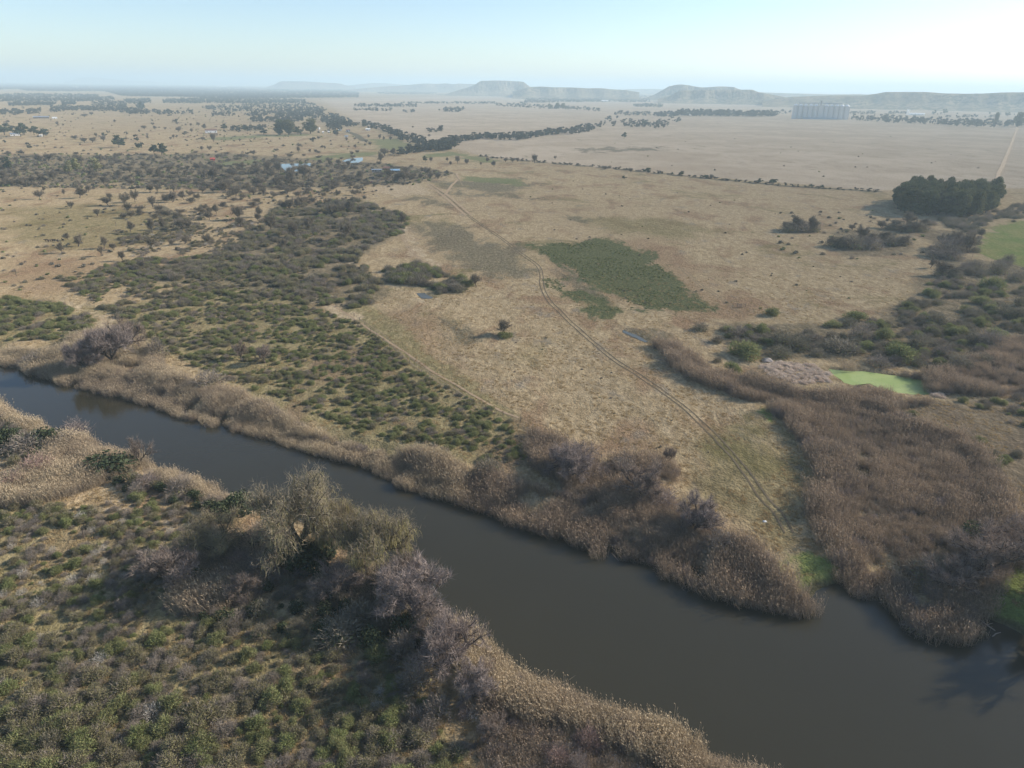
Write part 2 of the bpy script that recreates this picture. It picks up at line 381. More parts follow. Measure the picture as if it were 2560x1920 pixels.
def reeds(seed, stalk, plume, n=120, hgt=1.0, w=.013, lean=.26, rad=.66, leaf=75):
    """a stand about 0.9 of its height across"""
    r = np.random.default_rng(seed); a = r.uniform(0, 6.28, n); q = rad * np.sqrt(r.uniform(0, 1, n))
    p = np.stack([q * np.cos(a), q * np.sin(a), np.zeros(n)], 1); L = hgt * r.uniform(.6, 1.05, n)
    wind = np.array([-.6, -.15, 0]) * lean
    d = unit(np.array([0, 0, 1.]) + wind + lean * r.normal(size=(n, 3)) * [.7, .7, .15]) * L[:, None]
    s = Soup(); side = unit(np.cross(d, r.normal(size=d.shape))) * w * .5
    s.quads(p - side, p + side, p + d + side * .5, p + d - side * .5, 0)
    k = int(n * .75); top = (p + d)[:k]; pd = unit(d[:k] + wind * 2 * L[:k, None] + .25 * r.normal(size=(k, 3)) * L[:k, None]) * r.uniform(.1, .2, (k, 1)) * hgt
    side = unit(np.cross(pd, r.normal(size=pd.shape))) * .017 * hgt * r.uniform(.6, 1.3, (k, 1))
    s.quads(top, top + pd * .5 + side, top + pd, top + pd * .5 - side, 1)
    i = r.integers(0, n, leaf * 2); f = r.uniform(.2, .85, (len(i), 1)); b = p[i] + d[i] * f
    s.blades(b, unit(r.normal(size=(len(i), 3)) * [1, 1, .4] + [-.4, 0, .35]) * r.uniform(.15, .38, (len(i), 1)) * hgt, .017 * np.ones(len(i)), r)
    return s.mesh('reeds', [stalk, plume])
def tussock(seed, mat, n=26, hgt=.5):
    r = np.random.default_rng(seed); p = np.stack([r.normal(0, .2, n), r.normal(0, .2, n), np.zeros(n)], 1)
    s = Soup(); s.blades(p, unit(np.array([0, 0, .8]) + r.normal(size=(n, 3)) * .55) * hgt * r.uniform(.5, 1.1, (n, 1)), .07 * np.ones(n), r)
    return s.mesh('tussock', [mat])

# ------------------------------------------------------------------ scattering what nobody could count
def proto_collection(name, meshes):
    c = bpy.data.collections.new(name)
    for i, me in enumerate(meshes):
        o = bpy.data.objects.new('%s_%02d' % (name, i), me); c.objects.link(o)
    return c
def scatter(name, meshes, P, scl, rz, idx, label=None, cat=None, zs=None, dz=0.0):
    """one object of kind stuff: points that carry copies of the shapes"""
    P = np.asarray(P); n = len(P)
    z = height(P) if zs is None else zs
    me = bpy.data.meshes.new(name); me.vertices.add(n)
    me.vertices.foreach_set('co', np.column_stack([P, z + dz]).astype(np.float32).ravel())
    a = me.attributes.new('rot', 'FLOAT_VECTOR', 'POINT'); a.data.foreach_set('vector', np.column_stack([np.zeros(n), np.zeros(n), rz]).astype(np.float32).ravel())
    a = me.attributes.new('scl', 'FLOAT_VECTOR', 'POINT'); a.data.foreach_set('vector', np.asarray(scl, np.float32).ravel())
    a = me.attributes.new('pidx', 'INT', 'POINT'); a.data.foreach_set('value', np.asarray(idx, np.int32))
    o = link_mesh(name, me)
    ng = bpy.data.node_groups.new(name, 'GeometryNodeTree')
    ng.interface.new_socket('Geometry', in_out='INPUT', socket_type='NodeSocketGeometry'); ng.interface.new_socket('Geometry', in_out='OUTPUT', socket_type='NodeSocketGeometry')
    N, Lk = ng.nodes, ng.links
    gi, go = N.new('NodeGroupInput'), N.new('NodeGroupOutput'); iop = N.new('GeometryNodeInstanceOnPoints'); ci = N.new('GeometryNodeCollectionInfo')
    ci.inputs['Collection'].default_value = proto_collection(name + '_shapes', meshes); ci.inputs['Separate Children'].default_value = True; ci.inputs['Reset Children'].default_value = True
    def attr(nm, ty):
        x = N.new('GeometryNodeInputNamedAttribute'); x.data_type = ty; x.inputs['Name'].default_value = nm; return x.outputs['Attribute']
    Lk.new(gi.outputs[0], iop.inputs['Points']); Lk.new(ci.outputs[0], iop.inputs['Instance']); iop.inputs['Pick Instance'].default_value = True
    Lk.new(attr('pidx', 'INT'), iop.inputs['Instance Index']); Lk.new(attr('scl', 'FLOAT_VECTOR'), iop.inputs['Scale'])
    er = N.new('FunctionNodeEulerToRotation'); Lk.new(attr('rot', 'FLOAT_VECTOR'), er.inputs[0]); Lk.new(er.outputs[0], iop.inputs['Rotation'])
    Lk.new(iop.outputs[0], go.inputs[0])
    md = o.modifiers.new('scatter', 'NODES'); md.node_group = ng
    tag(o, label, cat, None, 'stuff')
    return o
def fill(poly, step, jit=.48, seed=0):
    """jittered grid of ground points inside a ground polygon"""
    r = np.random.default_rng(seed); lo, hi = poly.min(0), poly.max(0)
    gx, gy = np.meshgrid(np.arange(lo[0], hi[0], step), np.arange(lo[1], hi[1], step * .87))
    gx[1::2] += step / 2
    P = np.column_stack([gx.ravel(), gy.ravel()]); P = P + r.uniform(-jit, jit, P.shape) * step
    P = P[inpoly(P, poly)]
    q = proj(np.column_stack([P, np.zeros(len(P))]))
    return P[(q[:, 2] > 5) & (q[:, 0] > -330) & (q[:, 0] < 2890) & (q[:, 1] < 2200)]
def fill_px(poly, n, seed=0):
    """n points spread evenly over the picture of a far wood, put down on the ground"""
    r = np.random.default_rng(seed); a = np.array(poly, float); lo, hi = a.min(0), a.max(0); out = []
    while sum(map(len, out)) < n:
        p = r.uniform(lo, hi, (n * 3, 2)); out.append(p[inpoly(p, a)])
    return G(np.concatenate(out)[:n])
# ------------------------------------------------------------------ the ground
WEEDS = [Z(700, 450, .5425, p) for p in (
    [(1190, 290), (1240, 278), (1380, 283), (1500, 268), (1570, 285), (1690, 345), (1800, 440), (1940, 530), (1960, 560), (1990, 590), (1830, 600), (1700, 605), (1640, 575), (1540, 560), (1420, 480), (1330, 400), (1260, 370), (1190, 320)],
    [(1205, 455), (1260, 450), (1310, 480), (1320, 520), (1400, 520), (1490, 555), (1500, 580), (1400, 560), (1300, 520), (1210, 490)],
    [(1390, 600), (1460, 575), (1620, 590), (1740, 590), (1700, 625), (1600, 605), (1480, 640), (1440, 620)],
    [(660, 480), (760, 470), (880, 485), (800, 520), (730, 530)])]
DARKS = [Z(700, 450, .5425, p) for p in (
    [(590, 190), (720, 185), (860, 215), (1000, 270), (1100, 330), (1200, 400), (1170, 450), (1080, 465), (960, 440), (850, 400), (720, 350), (690, 280), (610, 230)],
    [(540, 60), (640, 60), (780, 115), (720, 130), (580, 90)], [(770, 650), (880, 690), (920, 740), (840, 755), (770, 730)],
    [(1230, 340), (1420, 430), (1560, 560), (1800, 600), (1500, 575), (1330, 500)],
    [(1230, 160), (1440, 165), (1420, 200), (1290, 195)], [(720, 55), (920, 50), (1160, 90), (1000, 75), (800, 80)],
    [(1600, 700), (1720, 690), (1850, 790), (1900, 850), (1760, 780)])] + [D([(1230, 320), (1420, 318), (1440, 326), (1280, 330)]), D([(930, 392), (1130, 385), (1160, 410), (1010, 425)])]
LUSH = [[(2560, 553), (2510, 560), (2468, 580), (2447, 622), (2442, 645), (2500, 656), (2560, 664), (2700, 680), (2800, 560)],
        [(2056, 1492), (2137, 1466), (2125, 1425), (2085, 1380), (2030, 1368), (1975, 1390), (1990, 1435), (2025, 1470)], [(1930, 1395), (1990, 1395), (1970, 1430), (1930, 1425)],
        [(2440, 1440), (2560, 1400), (2700, 1380), (2900, 1790), (2700, 1675), (2560, 1597), (2490, 1565), (2470, 1540), (2450, 1480)], [(1905, 1020), (1940, 1050), (1930, 1060), (1910, 1050)]]
PASTURE = [Z(500, 180, .226, p) for p in ([(1220, 940), (1500, 905), (1960, 880), (1960, 920), (1600, 950), (1300, 985)], [(1850, 740), (2212, 740), (2380, 850), (2000, 860), (1930, 800)],
           [(0, 740), (300, 715), (700, 695), (1300, 690), (1300, 705), (700, 720), (200, 760)], [(200, 1000), (640, 970), (640, 1000), (250, 1040)])] + \
          [Z(1000, 180, .226, p) for p in ([(0, 760), (240, 840), (0, 880)], [(250, 910), (560, 885), (940, 950), (1100, 1000), (860, 1010), (640, 930), (300, 950)], [(650, 1150), (1350, 1190), (1300, 1260), (700, 1200)])]
SANDY = [Z(0, 500, .4069, p) for p in ([(380, 620), (520, 650), (700, 720), (640, 790), (560, 720), (400, 650)], [(2010, 660), (2212, 700), (2212, 760), (2100, 720)],
         [(1560, 370), (1700, 450), (1790, 490), (1900, 560), (2050, 640), (2000, 640), (1850, 540), (1700, 470)], [(2030, 340), (2212, 390), (2212, 410), (2040, 360)])] + \
        [D([(790, 405), (905, 398), (930, 420), (850, 425)]), D([(1040, 1045), (1100, 1040), (1160, 1060), (1100, 1070)])] + \
        [Z(700, 450, .5425, [(570, 210), (620, 300), (680, 360), (720, 390), (660, 370), (580, 270)]), Z(700, 450, .5425, [(500, 460), (620, 540), (730, 545), (640, 560), (520, 500)]),
         Z(1700, 500, .389, [(480, 1035), (560, 1020), (620, 1045), (560, 1070)]), [(0, 1790), (60, 1730), (130, 1690), (140, 1710), (60, 1760), (0, 1830)]]
SCRUB = [[(-400, 1260), (0, 1240), (200, 1290), (420, 1320), (640, 1490), (960, 1560), (1230, 1960), (1300, 2200), (-500, 2200), (-500, 1400)],
         D([(-200, 650), (0, 640), (200, 660), (330, 650), (500, 600), (800, 650), (1125, 905), (1130, 1010), (830, 985), (600, 890), (400, 790), (200, 700), (0, 745), (-200, 745)])]
DUSKY = [D([(280, 600), (480, 550), (600, 450), (770, 430), (880, 470), (880, 500), (770, 560), (860, 640), (760, 665), (560, 640)]), D([(-300, 335), (250, 335), (480, 330), (830, 352), (980, 372), (900, 395), (600, 410), (400, 405), (200, 395), (-300, 420)]),
         D([(1560, 700), (1900, 690), (2030, 560), (2400, 560), (2400, 800), (1880, 790), (1600, 760)]), D([(1780, 500), (1960, 490), (1970, 545), (1830, 555)]), D([(2000, 495), (2110, 500), (2090, 570), (2010, 560)])]
PINK = [D([(690, 215), (1100, 205), (2600, 215), (2600, 400), (1900, 412), (1500, 380), (1060, 340), (900, 300), (760, 260)])]
MUD = [D([(1900, 870), (2500, 870), (2500, 1300), (2100, 1300), (2110, 1000), (1990, 940)])]
OLIVE = [D([(1480, 960), (1560, 930), (1700, 1000), (1745, 1090), (1750, 1180), (1690, 1215), (1600, 1130), (1500, 1060)]), D([(0, 450), (180, 440), (420, 470), (380, 520), (150, 540), (0, 520)]), D([(1240, 470), (1420, 470), (1560, 500), (1480, 520), (1300, 500)])]
RUST = [D([(0, 555), (160, 550), (270, 570), (240, 620), (100, 640), (0, 640)]), D([(1160, 540), (1190, 520), (1420, 510), (1540, 590), (1620, 690), (1480, 680), (1300, 660), (1200, 620)]), D([(1480, 1090), (1560, 1110), (1700, 1210), (1740, 1250), (1600, 1170)]), D([(770, 680), (880, 660), (960, 700), (1000, 800), (1100, 880), (1000, 860), (850, 750)]), D([(860, 480), (900, 560), (1000, 600), (940, 600), (870, 540)])]
ALLPOLY = [('d0', OLIVE), ('d1', RUST), ('a0', WEEDS), ('a1', LUSH), ('a2', DARKS), ('a3', SANDY), ('b0', PINK), ('b1', SCRUB), ('b2', DUSKY), ('b3', PASTURE), ('c0', MUD)]

def build_ground():
    th = np.concatenate([np.linspace(-180, -48, 80, endpoint=False), np.arange(-48, 48, .105), np.linspace(48, 180, 80, endpoint=False)])
    th = np.radians(th); nt = len(th)
    dep = np.concatenate([[80, 72, 65, 60, 57], np.arange(54.5, 1.2, -.1)])
    r = H / np.tan(np.radians(dep)); r = np.concatenate([r, np.geomspace(r[-1] * 1.03, 46000, 60)]); nr = len(r)
    P = np.stack([np.outer(r, np.sin(th)), np.outer(r, np.cos(th))], -1).reshape(-1, 2)
    z = height(P); V = np.column_stack([P, z]); V = np.vstack([V, [[0, 0, float(height(np.zeros((1, 2)))[0])]]])
    i = np.arange(nr - 1)[:, None] * nt; j = np.arange(nt)[None, :]; k = (j + 1) % nt
    Q = np.stack([i + j, i + nt + j, i + nt + k, i + k], -1).reshape(-1, 4)
    T = np.stack([np.full(nt, nr * nt), np.arange(nt), (np.arange(nt) + 1) % nt], -1)
    Q = Q[:, ::-1]; T = T[:, ::-1]
    me = np_mesh('ground', V, [T, Q], [ground_mat()], smooth=True)
    R = np.hypot(P[:, 0], P[:, 1]); vals = {}
    infr = P[:, 1] > 0
    for key, polys in ALLPOLY:
        best = np.full(len(P), -1e3)
        for px in polys:
            g = G(px); best[infr] = np.maximum(best[infr], sdist(P[infr], g, 400))
        soft = 2.0 + (.04 if key in ('a2', 'd0', 'd1') else .02) * R
        vals[key] = np.clip(.5 + .5 * best / soft, 0, 1)
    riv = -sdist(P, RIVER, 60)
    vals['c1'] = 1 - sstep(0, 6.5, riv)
    vals['c2'] = 1 - sstep(-1, 3.5, np.minimum(np.abs(sdist(P, ALGAE, 30)), 50))
    edge = np.full(len(P), 1e3)
    for px in DITCH:
        edge[infr] = np.minimum(edge[infr], segdist(P[infr], G(px)))
    vals['c3'] = 1 - sstep(1.0, 4.5 + .006 * R, edge)
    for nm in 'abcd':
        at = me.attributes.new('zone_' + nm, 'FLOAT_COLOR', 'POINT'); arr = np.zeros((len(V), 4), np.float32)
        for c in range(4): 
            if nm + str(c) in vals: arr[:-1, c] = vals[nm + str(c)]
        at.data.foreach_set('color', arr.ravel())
    o = link_mesh('ground', me); tag(o, kind='structure'); return o
DITCH = [D([(1040, 338), (1180, 352), (1300, 362), (1500, 383), (1700, 402), (1900, 415)]), Z(500, 180, .226, [(1640, 665), (1720, 690), (1770, 730), (1830, 770)]),
         Z(0, 500, .4069, [(975, 40), (1045, 85), (1120, 120)])]

def ground_mat():
    t = NT('ground_dry_grass'); ge = t.n('ShaderNodeNewGeometry'); pos = ge.outputs['Position']
    def zone(nm):
        a = t.n('ShaderNodeAttribute', attribute_name='zone_' + nm); s = t.n('ShaderNodeSeparateColor'); t.l(a.outputs['Color'], s.inputs[0])
        return [s.outputs[0], s.outputs[1], s.outputs[2], a.outputs['Alpha']]
    a, b, c, dz = zone('a'), zone('b'), zone('c'), zone('d')
    mp = t.n('ShaderNodeMapping'); mp.inputs['Scale'].default_value = (1, .55, 1); mp.inputs['Rotation'].default_value = (0, 0, .5); t.l(pos, mp.inputs[0]); sp_ = mp.outputs[0]
    big = t.noise(pos, .008, 4, .6, .6); mid = t.noise(sp_, .045, 5, .62, .5); sml = t.noise(sp_, .30, 5, .65, .3); fin = t.noise(pos, 1.6, 4, .7)
    broad = t.noise(pos, .0016, 3, .5)
    edge = t.math('ADD', t.math('MULTIPLY', t.math('SUBTRACT', mid, .5), 1.7), t.math('MULTIPLY', t.math('SUBTRACT', sml, .5), .9))
    def soft(m, lo=.35, hi=.65): return t.ramp(t.math('ADD', m, edge), lo, hi)
    straw = t.mix(t.ramp(sml, .32, .68), (.300, .220, .120), (.435, .330, .195))
    rust = t.mix(t.ramp(fin, .35, .65), (.225, .145, .082), (.305, .205, .120))
    olive = t.mix(t.ramp(sml, .35, .65), (.140, .122, .050), (.215, .175, .078))
    ashy = t.mix(t.ramp(fin, .3, .7), (.17, .145, .115), (.27, .235, .18))
    base = t.mix(t.ramp(mid, .50, .64), straw, rust)
    base = t.mix(t.math('MULTIPLY', t.ramp(t.noise(pos, .021, 5, .65, .8), .54, .68), .75), base, olive)
    base = t.mix(t.math('MULTIPLY', t.ramp(t.noise(sp_, .11, 4, .6), .56, .70), .6), base, ashy)
    base = t.mix(t.math('MULTIPLY', t.ramp(broad, .45, .62), .45), base, (.30, .225, .135))
    base = t.mix(t.math('MULTIPLY', soft(dz[0], .3, .8), .6), base, olive); base = t.mix(t.math('MULTIPLY', soft(dz[1], .3, .8), .6), base, rust)
    pink = t.mix(t.ramp(big, .35, .65), (.385, .298, .205), (.465, .370, .262)); pink = t.mix(t.math('MULTIPLY', t.ramp(mid, .45, .62), .35), pink, (.325, .25, .17))
    base = t.mix(t.math('MULTIPLY', soft(b[0]), .9), base, pink)
    scrub = t.mix(t.ramp(sml, .38, .62), (.185, .158, .072), (.275, .225, .115)); scrub = t.mix(t.ramp(mid, .50, .64), scrub, (.205, .150, .090))
    base = t.mix(t.math('MULTIPLY', soft(b[1]), .85), base, scrub)
    dusky = t.mix(t.ramp(sml, .35, .65), (.115, .098, .062), (.215, .170, .105))
    base = t.mix(t.math('MULTIPLY', soft(b[2]), .75), base, dusky)
    mud = t.mix(t.ramp(sml, .35, .65), (.135, .105, .07), (.23, .175, .11)); base = t.mix(t.math('MULTIPLY', soft(c[0]), .8), base, mud)
    dark = t.mix(t.ramp(t.noise(sp_, .6, 4, .7), .35, .65), (.085, .082, .052), (.200, .165, .105))
    base = t.mix(t.math('MULTIPLY', t.ramp(t.math('ADD', a[2], t.math('MULTIPLY', edge, 1.2)), .42, .75), .8), base, dark)
    weed = t.mix(t.ramp(t.noise(sp_, .9, 4, .7), .35, .65), (.055, .075, .033), (.130, .130, .058))
    base = t.mix(t.math('MULTIPLY', t.ramp(t.math('ADD', a[0], t.math('MULTIPLY', edge, 1.3)), .34, .62), .92), base, weed)
    past = t.mix(t.ramp(mid, .35, .65), (.125, .145, .058), (.185, .185, .085)); base = t.mix(t.math('MULTIPLY', soft(b[3]), .85), base, past)
    lush = t.mix(t.ramp(mid, .35, .65), (.155, .195, .058), (.235, .225, .085)); base = t.mix(soft(a[1]), base, lush)
    sand = t.mix(t.ramp(sml, .3, .7), (.36, .265, .16), (.46, .36, .23)); base = t.mix(t.math('MULTIPLY', soft(a[3]), .9), base, sand)
    base = t.mix(t.math('MULTIPLY', t.ramp(c[3], .3, .8), .8), base, (.095, .088, .06))
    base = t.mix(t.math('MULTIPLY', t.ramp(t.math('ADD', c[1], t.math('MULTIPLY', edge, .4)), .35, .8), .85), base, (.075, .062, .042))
    base = t.mix(t.math('MULTIPLY', c[2], .7), base, (.12, .105, .06))
    v = t.math('ADD', .56, t.math('MULTIPLY', t.math('ADD', t.ramp(fin, .25, .75), t.ramp(t.noise(sp_, .75, 4, .7), .28, .72)), .46))
    base = t.hsv(base, v)
    d = t.n('ShaderNodeBsdfDiffuse'); t.l(base, d.inputs[0]); d.inputs['Roughness'].default_value = .5
    bp = t.n('ShaderNodeBump'); bp.inputs['Strength'].default_value = .8; bp.inputs['Distance'].default_value = .8
    t.l(t.math('ADD', t.math('MULTIPLY', t.noise(pos, .55, 4, .62), .9), t.math('MULTIPLY', t.noise(pos, 2.2, 2, .5), .3)), bp.inputs['Height'])
    t.l(bp.outputs[0], d.inputs['Normal']); t.l(d.outputs[0], t.out.inputs[0]); return t.m

def water_mat(name, deep, rough=.12, bump=.02, scale=1.2, spec=.5):
    t = NT(name); ge = t.n('ShaderNodeNewGeometry'); b = t.n('ShaderNodeBsdfPrincipled')
    c = t.hsv(deep, t.math('ADD', .85, t.math('MULTIPLY', t.noise(ge.outputs['Position'], .02, 3), .3)))
    t.l(c, b.inputs['Base Color']); b.inputs['Roughness'].default_value = rough; b.inputs['IOR'].default_value = 1.33; b.inputs['Specular IOR Level'].default_value = spec
    mp = t.n('ShaderNodeMapping'); mp.inputs['Scale'].default_value = (1, 1.8, 1); mp.inputs['Rotation'].default_value = (0, 0, -.5); t.l(ge.outputs['Position'], mp.inputs[0])
    bp = t.n('ShaderNodeBump'); bp.inputs['Strength'].default_value = 1.0; bp.inputs['Distance'].default_value = bump
    t.l(t.noise(mp.outputs[0], scale, 4, .6), bp.inputs['Height']); t.l(bp.outputs[0], b.inputs['Normal']); t.l(b.outputs[0], t.out.inputs[0]); return t.m
def algae_mat():
    t = NT('duckweed'); ge = t.n('ShaderNodeNewGeometry'); b = t.n('ShaderNodeBsdfPrincipled'); p = ge.outputs['Position']
    c = t.mix(t.ramp(t.noise(p, .12, 4, .6, 1.0), .35, .65), (.235, .300, .085), (.290, .340, .115)); c = t.mix(t.math('MULTIPLY', t.ramp(t.noise(p, .9, 3), .58, .7), .4), c, (.17, .22, .07))
    t.l(c, b.inputs['Base Color']); b.inputs['Roughness'].default_value = .55; b.inputs['Specular IOR Level'].default_value = .25; t.l(b.outputs[0], t.out.inputs[0]); return t.m
def flat_poly(name, P, z, mat):
    bm = bmesh.new(); vs = [bm.verts.new((x, y, z)) for x, y in P]; f = bm.faces.new(vs); f.normal_update()
    if f.normal.z < 0: f.normal_flip()
    bmesh.ops.triangulate(bm, faces=bm.faces[:]); me = bpy.data.meshes.new(name); bm.to_mesh(me); bm.free(); me.materials.append(mat)
    o = link_mesh(name, me); tag(o, kind='structure'); return o
def ragged(P, step, am):
    out = []
    for i in range(len(P)):
        n = max(1, int(np.linalg.norm(P[(i + 1) % len(P)] - P[i]) / step))
        for k in range(n): out.append(P[i] + (P[(i + 1) % len(P)] - P[i]) * k / n)
    out = np.array(out); return out + np.column_stack([vnoise(out, 2.2, 31), vnoise(out, 2.2, 32)]) * am
def catmull(P, step):
    P = np.asarray(P, float); Q = np.vstack([2 * P[0] - P[1], P, 2 * P[-1] - P[-2]]); out = []
    for i in range(1, len(Q) - 2):
        n = max(2, int(np.linalg.norm(Q[i + 1] - Q[i]) / step)); u = np.linspace(0, 1, n, endpoint=False)[:, None]
        a, b, c, d = Q[i - 1], Q[i], Q[i + 1], Q[i + 2]
        out.append(.5 * (2 * b + (c - a) * u + (2 * a - 5 * b + 4 * c - d) * u ** 2 + (3 * b - a - 3 * c + d) * u ** 3))
    return np.vstack(out + [P[-1:]])
def ribbon_geo(P, off, w, lift=.07, wob=0.0, seed=0):
    d = unit(np.gradient(P, axis=0)); nrm = np.stack([-d[:, 1], d[:, 0]], 1)
    r = np.random.default_rng(seed); k = np.convolve(r.normal(size=len(P) + 8), np.ones(9) / 3, 'valid')[:len(P), None] * wob
    L = P + nrm * (off - w / 2 + k); R = P + nrm * (off + w / 2 + k * .6)
    V = np.vstack([np.column_stack([L, height(L) + lift]), np.column_stack([R, height(R) + lift])]); n = len(P); i = np.arange(n - 1)
    return V, np.stack([i + n, i + n + 1, i + 1, i], 1)[:, ::-1]
def track(name, px, offs, w, mat, step=1.5, lift=.07, wob=.12):
    P = catmull(G(px), step); V = []; Fs = []; n = 0
    for k, o_ in enumerate(offs):
        v, f = ribbon_geo(P, o_, w, lift, wob, k); V.append(v); Fs.append(f + n); n += len(v)
    me = np_mesh(name, np.vstack(V), [np.vstack(Fs)], [mat]); o = link_mesh(name, me); tag(o, kind='structure'); return o
def soil_mat(name, c1, c2):
    t = NT(name); ge = t.n('ShaderNodeNewGeometry'); d = t.n('ShaderNodeBsdfDiffuse')
    t.l(t.mix(t.ramp(t.noise(ge.outputs['Position'], .35, 5, .65), .3, .7), c1, c2), d.inputs[0]); t.l(d.outputs[0], t.out.inputs[0]); return t.m

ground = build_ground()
wp = G(far_bank + near_bank, WL); wc = np.array([[-420, 40], [420, 0], [420, 200], [160, 240], [-420, 420]])
flat_poly('river', [tuple(p) for p in [(-600, 900), (-600, 60), (30, 10), (500, 10), (500, 190), (120, 190), (-60, 240), (-200, 400)]], WL, water_mat('river_water', (.036, .032, .019), .07, .016, .8, .5))
tag(flat_poly('pond', [tuple(p) for p in ragged(ALGAE + (ALGAE - ALGAE.mean(0)) * .05, 1.2, .35)], -.42, algae_mat()))
blue = water_mat('pond_water', (.03, .04, .05), .06, .006, .8); dull = water_mat('puddle_water', (.085, .085, .07), .25, .01, .8, .3)
for pl in (POOL_A, POOL_B): flat_poly('pond', [tuple(p) for p in pl], .28, blue)
for pl in (POOL_C, POOL_D): flat_poly('puddle', [tuple(p) for p in ragged(pl, 1.0, .4)], -.20, dull)
rut = soil_mat('rut_soil', (.105, .085, .056), (.165, .130, .085)); pale = soil_mat('road_soil', (.30, .235, .165), (.38, .30, .21)); pathm = soil_mat('path_soil', (.30, .215, .135), (.38, .285, .185))
MAINTRACK = D([(1705, 1150), (1680, 1105), (1650, 1075), (1605, 1010), (1560, 960), (1510, 910), (1450, 860), (1385, 815), (1320, 772), (1245, 708), (1205, 670), (1183, 645), (1170, 615), (1170, 595), (1162, 575), (1135, 555), (1080, 513), (1010, 465), (960, 422), (925, 398)])
track('track', MAINTRACK, (-.82, .82), .42, rut)
track('track', D([(960, 422), (975, 402), (990, 385), (985, 375)]), (0,), 2.2, pathm)
track('track', D([(925, 398), (960, 422), (1010, 465)]), (2.5, -1.5), 1.6, pathm, lift=.11)
track('road', D([(2135, 425), (2150, 400), (2165, 360), (2185, 310), (2200, 268)]), (0,), 4.5, pale, 6, .3, .5)
track('path', Z(0, 500, .4069, [(1500, 340), (1700, 460), (1860, 550), (2000, 630), (2120, 700), (2212, 760)]) + D([(930, 800), (1010, 850), (1080, 890), (1120, 905)]), (0.4,), .8, pathm)
track('path', D([(1980, 620), (2030, 640), (2070, 655)]), (-.7, .7), .4, pathm)
track('path', Z(0, 1400, .452, [(0, 1000), (120, 930), (250, 840), (400, 750), (560, 730), (760, 715), (900, 720)]), (0,), .55, pathm, .6)
track('path', Z(0, 1400, .452, [(700, 500), (780, 560), (880, 660), (960, 740), (1060, 800), (1200, 880), (1300, 950)]), (0,), .45, pathm, .6)

faint = soil_mat('worn_grass', (.20, .155, .095), (.29, .225, .14))
track('path', Z(1700, 500, .389, [(0, 430), (130, 545), (240, 620), (340, 690), (380, 720)]), (-.8, .8), .45, faint, lift=.06)
track('path', [(1285, 531), (1450, 520), (1640, 516), (1900, 520), (2100, 524), (2200, 528)], (0,), .8, faint, 4, .1)
track('path', [(1180, 526), (1285, 531)], (0,), .8, faint, 4, .1)
track('path', Z(700, 450, .5425, [(560, 250), (600, 320), (660, 380), (700, 400)]), (-.7, .7), .5, pathm, lift=.06)
track('path', Z(1000, 180, .226, [(700, 1265), (640, 1180), (590, 1120), (480, 1190)]), (0,), 1.2, faint, 4, .12)
track('path', D([(1060, 890), (1010, 845), (930, 790), (850, 725), (790, 685)]), (2.6, 4.2), .4, faint, lift=.06)
# ------------------------------------------------------------------ hills and mesas
def hill_mat():
    t = NT('hill_scrub'); ge = t.n('ShaderNodeNewGeometry'); p = ge.outputs['Position']; d = t.n('ShaderNodeBsdfDiffuse')
    grass = t.mix(t.ramp(t.noise(p, .004, 4), .4, .6), (.20, .16, .10), (.28, .22, .14))
    wood = t.ramp(t.noise(p, .035, 5, .7), .44, .56); dens = t.ramp(t.noise(p, .0022, 3), .35, .6)
    c = t.mix(t.math('MULTIPLY', wood, t.math('ADD', .45, t.math('MULTIPLY', dens, .5))), grass, (.050, .056, .034))
    sepx = t.n('ShaderNodeSeparateXYZ'); t.l(ge.outputs['Normal'], sepx.inputs[0])
    c = t.mix(t.math('MULTIPLY', t.ramp(sepx.outputs[2], .92, .80), .35), c, (.15, .115, .085))
    t.l(c, d.inputs[0]); bp = t.n('ShaderNodeBump'); bp.inputs['Strength'].default_value = 1; bp.inputs['Distance'].default_value = 9
    t.l(t.noise(p, .03, 5, .7), bp.inputs['Height']); t.l(bp.outputs[0], d.inputs['Normal']); t.l(d.outputs[0], t.out.inputs[0]); return t.m
HM = hill_mat()
def hill(name, px, base_y, depth, seed, steep=.40, dist=None):
    """skyline read off the photograph, given its distance, height and depth; real slopes on all sides"""
    px = np.array(px, float); r = np.random.default_rng(seed); nu, nv = 150, 46
    mid = px[len(px) // 2, 0]; d0 = dist or float(np.linalg.norm(G([(mid, base_y)])[0])); d1 = d0 + depth * .5
    u = np.linspace(px[0, 0], px[-1, 0], nu); sky_y = np.interp(u, px[:, 0], px[:, 1]) + r.normal(0, .12, nu)
    ry = ray(u, sky_y); hd = np.hypot(ry[:, 0], ry[:, 1]); zt = np.maximum(H + ry[:, 2] / hd * d1, 1.0); az = ry[:, :2] / hd[:, None]
    v = np.linspace(0, 1, nv); V = np.empty((nu, nv, 3))
    for k, vv in enumerate(v):
        s = (.42 * sstep(0, steep * .8, vv) ** 1.1 + .58 * sstep(steep * .55, steep, vv)) if vv < .5 else 1 - sstep(.62, 1, vv)
        gul = 1 + .10 * np.sin(u * .11 * (1 + .3 * math.sin(seed)) + 4 * vv + seed) + .06 * r.normal(size=nu)
        dd = d0 + depth * vv * (1 if vv > .45 else 1) + depth * .03 * np.sin(u * .09 + seed) * (1 - vv)
        V[:, k, :2] = az * dd[:, None]; V[:, k, 2] = np.minimum(zt * s * (gul if .02 < s < .97 else 1), zt * 1.0) - .5
    i = np.arange(nu - 1)[:, None] * nv + np.arange(nv - 1)[None, :]
    Q = np.stack([i, i + nv, i + nv + 1, i + 1], -1).reshape(-1, 4)
    o = link_mesh(name, np_mesh(name, V.reshape(-1, 3), [Q[:, ::-1]], [HM], smooth=True)); tag(o, kind='structure'); return o
